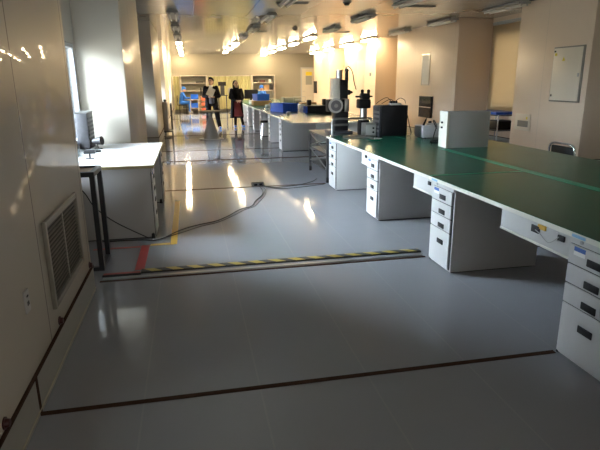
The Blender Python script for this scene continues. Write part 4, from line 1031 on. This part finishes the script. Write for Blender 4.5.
def chair(label, loc, rz, seat=.45):
    t = thing('work_chair', label, 'chair', loc, rz)
    boxo('seat', (-.20, .20, -.20, .20, seat-.05, seat), 'black', t, bev=.015)
    boxo('backrest', (-.19, .19, .24, .28, seat+.14, seat+.46), 'black', t, bev=.015)
    bm = bmesh.new(); bx(bm, -.03, .03, .262, .285, seat-.03, seat+.2); bx(bm, -.03, .03, .15, .285, seat-.045, seat-.025); obj('back_bracket', bm, 'darksteel', t)
    for x in (-.17, .17):
        for y in (-.17, .17): boxo('leg', (x-.013, x+.013, y-.013, y+.013, 0, seat-.05), 'darksteel', t)
seated('worker in blue smock and cap seated sideways at the far left', (-.32, 28.5, 0), PI/2)
chair('black work chair under the blue worker at the far left', (-.32, 28.5, 0), PI/2)
seated('worker in blue cap sitting behind the black monitor', (3.45, 26.2, 0), .3, .50)
chair('black work chair under the worker behind the black monitor', (3.45, 26.2, 0), .3, .50)

# ------------------------------------------------------------------ world, camera
w = bpy.data.worlds.new('World'); S.world = w; w.use_nodes = True
nt = w.node_tree; bg = nt.nodes['Background']
tc = nt.nodes.new('ShaderNodeTexCoord'); sep = nt.nodes.new('ShaderNodeSeparateXYZ'); nt.links.new(tc.outputs['Generated'], sep.inputs[0])
ramp = nt.nodes.new('ShaderNodeValToRGB'); mr = nt.nodes.new('ShaderNodeMapRange'); mr.inputs[1].default_value = -1; mr.inputs[2].default_value = 1
nt.links.new(sep.outputs[2], mr.inputs[0]); nt.links.new(mr.outputs[0], ramp.inputs[0])
el = ramp.color_ramp.elements
el[0].position = 0.0; el[0].color = (0.10, 0.10, 0.09, 1)          # ground outside
el[1].position = 0.495; el[1].color = (0.12, 0.12, 0.115, 1)
for p_, c_ in ((0.505, (0.26, 0.28, 0.30, 1)), (0.62, (0.62, 0.70, 0.80, 1)), (0.80, (0.86, 0.95, 1.08, 1)), (1.0, (0.8, 0.95, 1.2, 1))):
    e = el.new(p_); e.color = c_
nt.links.new(ramp.outputs[0], bg.inputs[0]); bg.inputs[1].default_value = 100.0

yaw, pit, rol = 0.2008172614783797, 0.26760279575784285, -0.008888949271731401
cy, sy, cp, sp_, cr, sr = math.cos(yaw), math.sin(yaw), math.cos(pit), math.sin(pit), math.cos(rol), math.sin(rol)
fwd = Vector((sy*cp, cy*cp, -sp_)); r0 = Vector((cy, -sy, 0)); u0 = r0.cross(fwd)
rt = cr*r0+sr*u0; up = -sr*r0+cr*u0
cam = bpy.data.cameras.new('Camera'); co = bpy.data.objects.new('Camera', cam); COL.objects.link(co)
m = Matrix.Identity(4)
for i in range(3): m[i][0] = rt[i]; m[i][1] = up[i]; m[i][2] = -fwd[i]
m[0][3], m[1][3], m[2][3] = 0, 0, 1.57
co.matrix_world = m
cam.sensor_width = 36; cam.lens = 525.4768878597771/600*36; cam.clip_start = 0.05; cam.clip_end = 200
S.camera = co
vs_ = S.view_settings
vs_.view_transform = 'Standard'; vs_.look = 'None'; vs_.exposure = 0.13; vs_.gamma = 1.0; vs_.use_curve_mapping = False
S.cycles.max_bounces = 10; S.cycles.diffuse_bounces = 6; S.cycles.glossy_bounces = 5; S.cycles.sample_clamp_indirect = 6
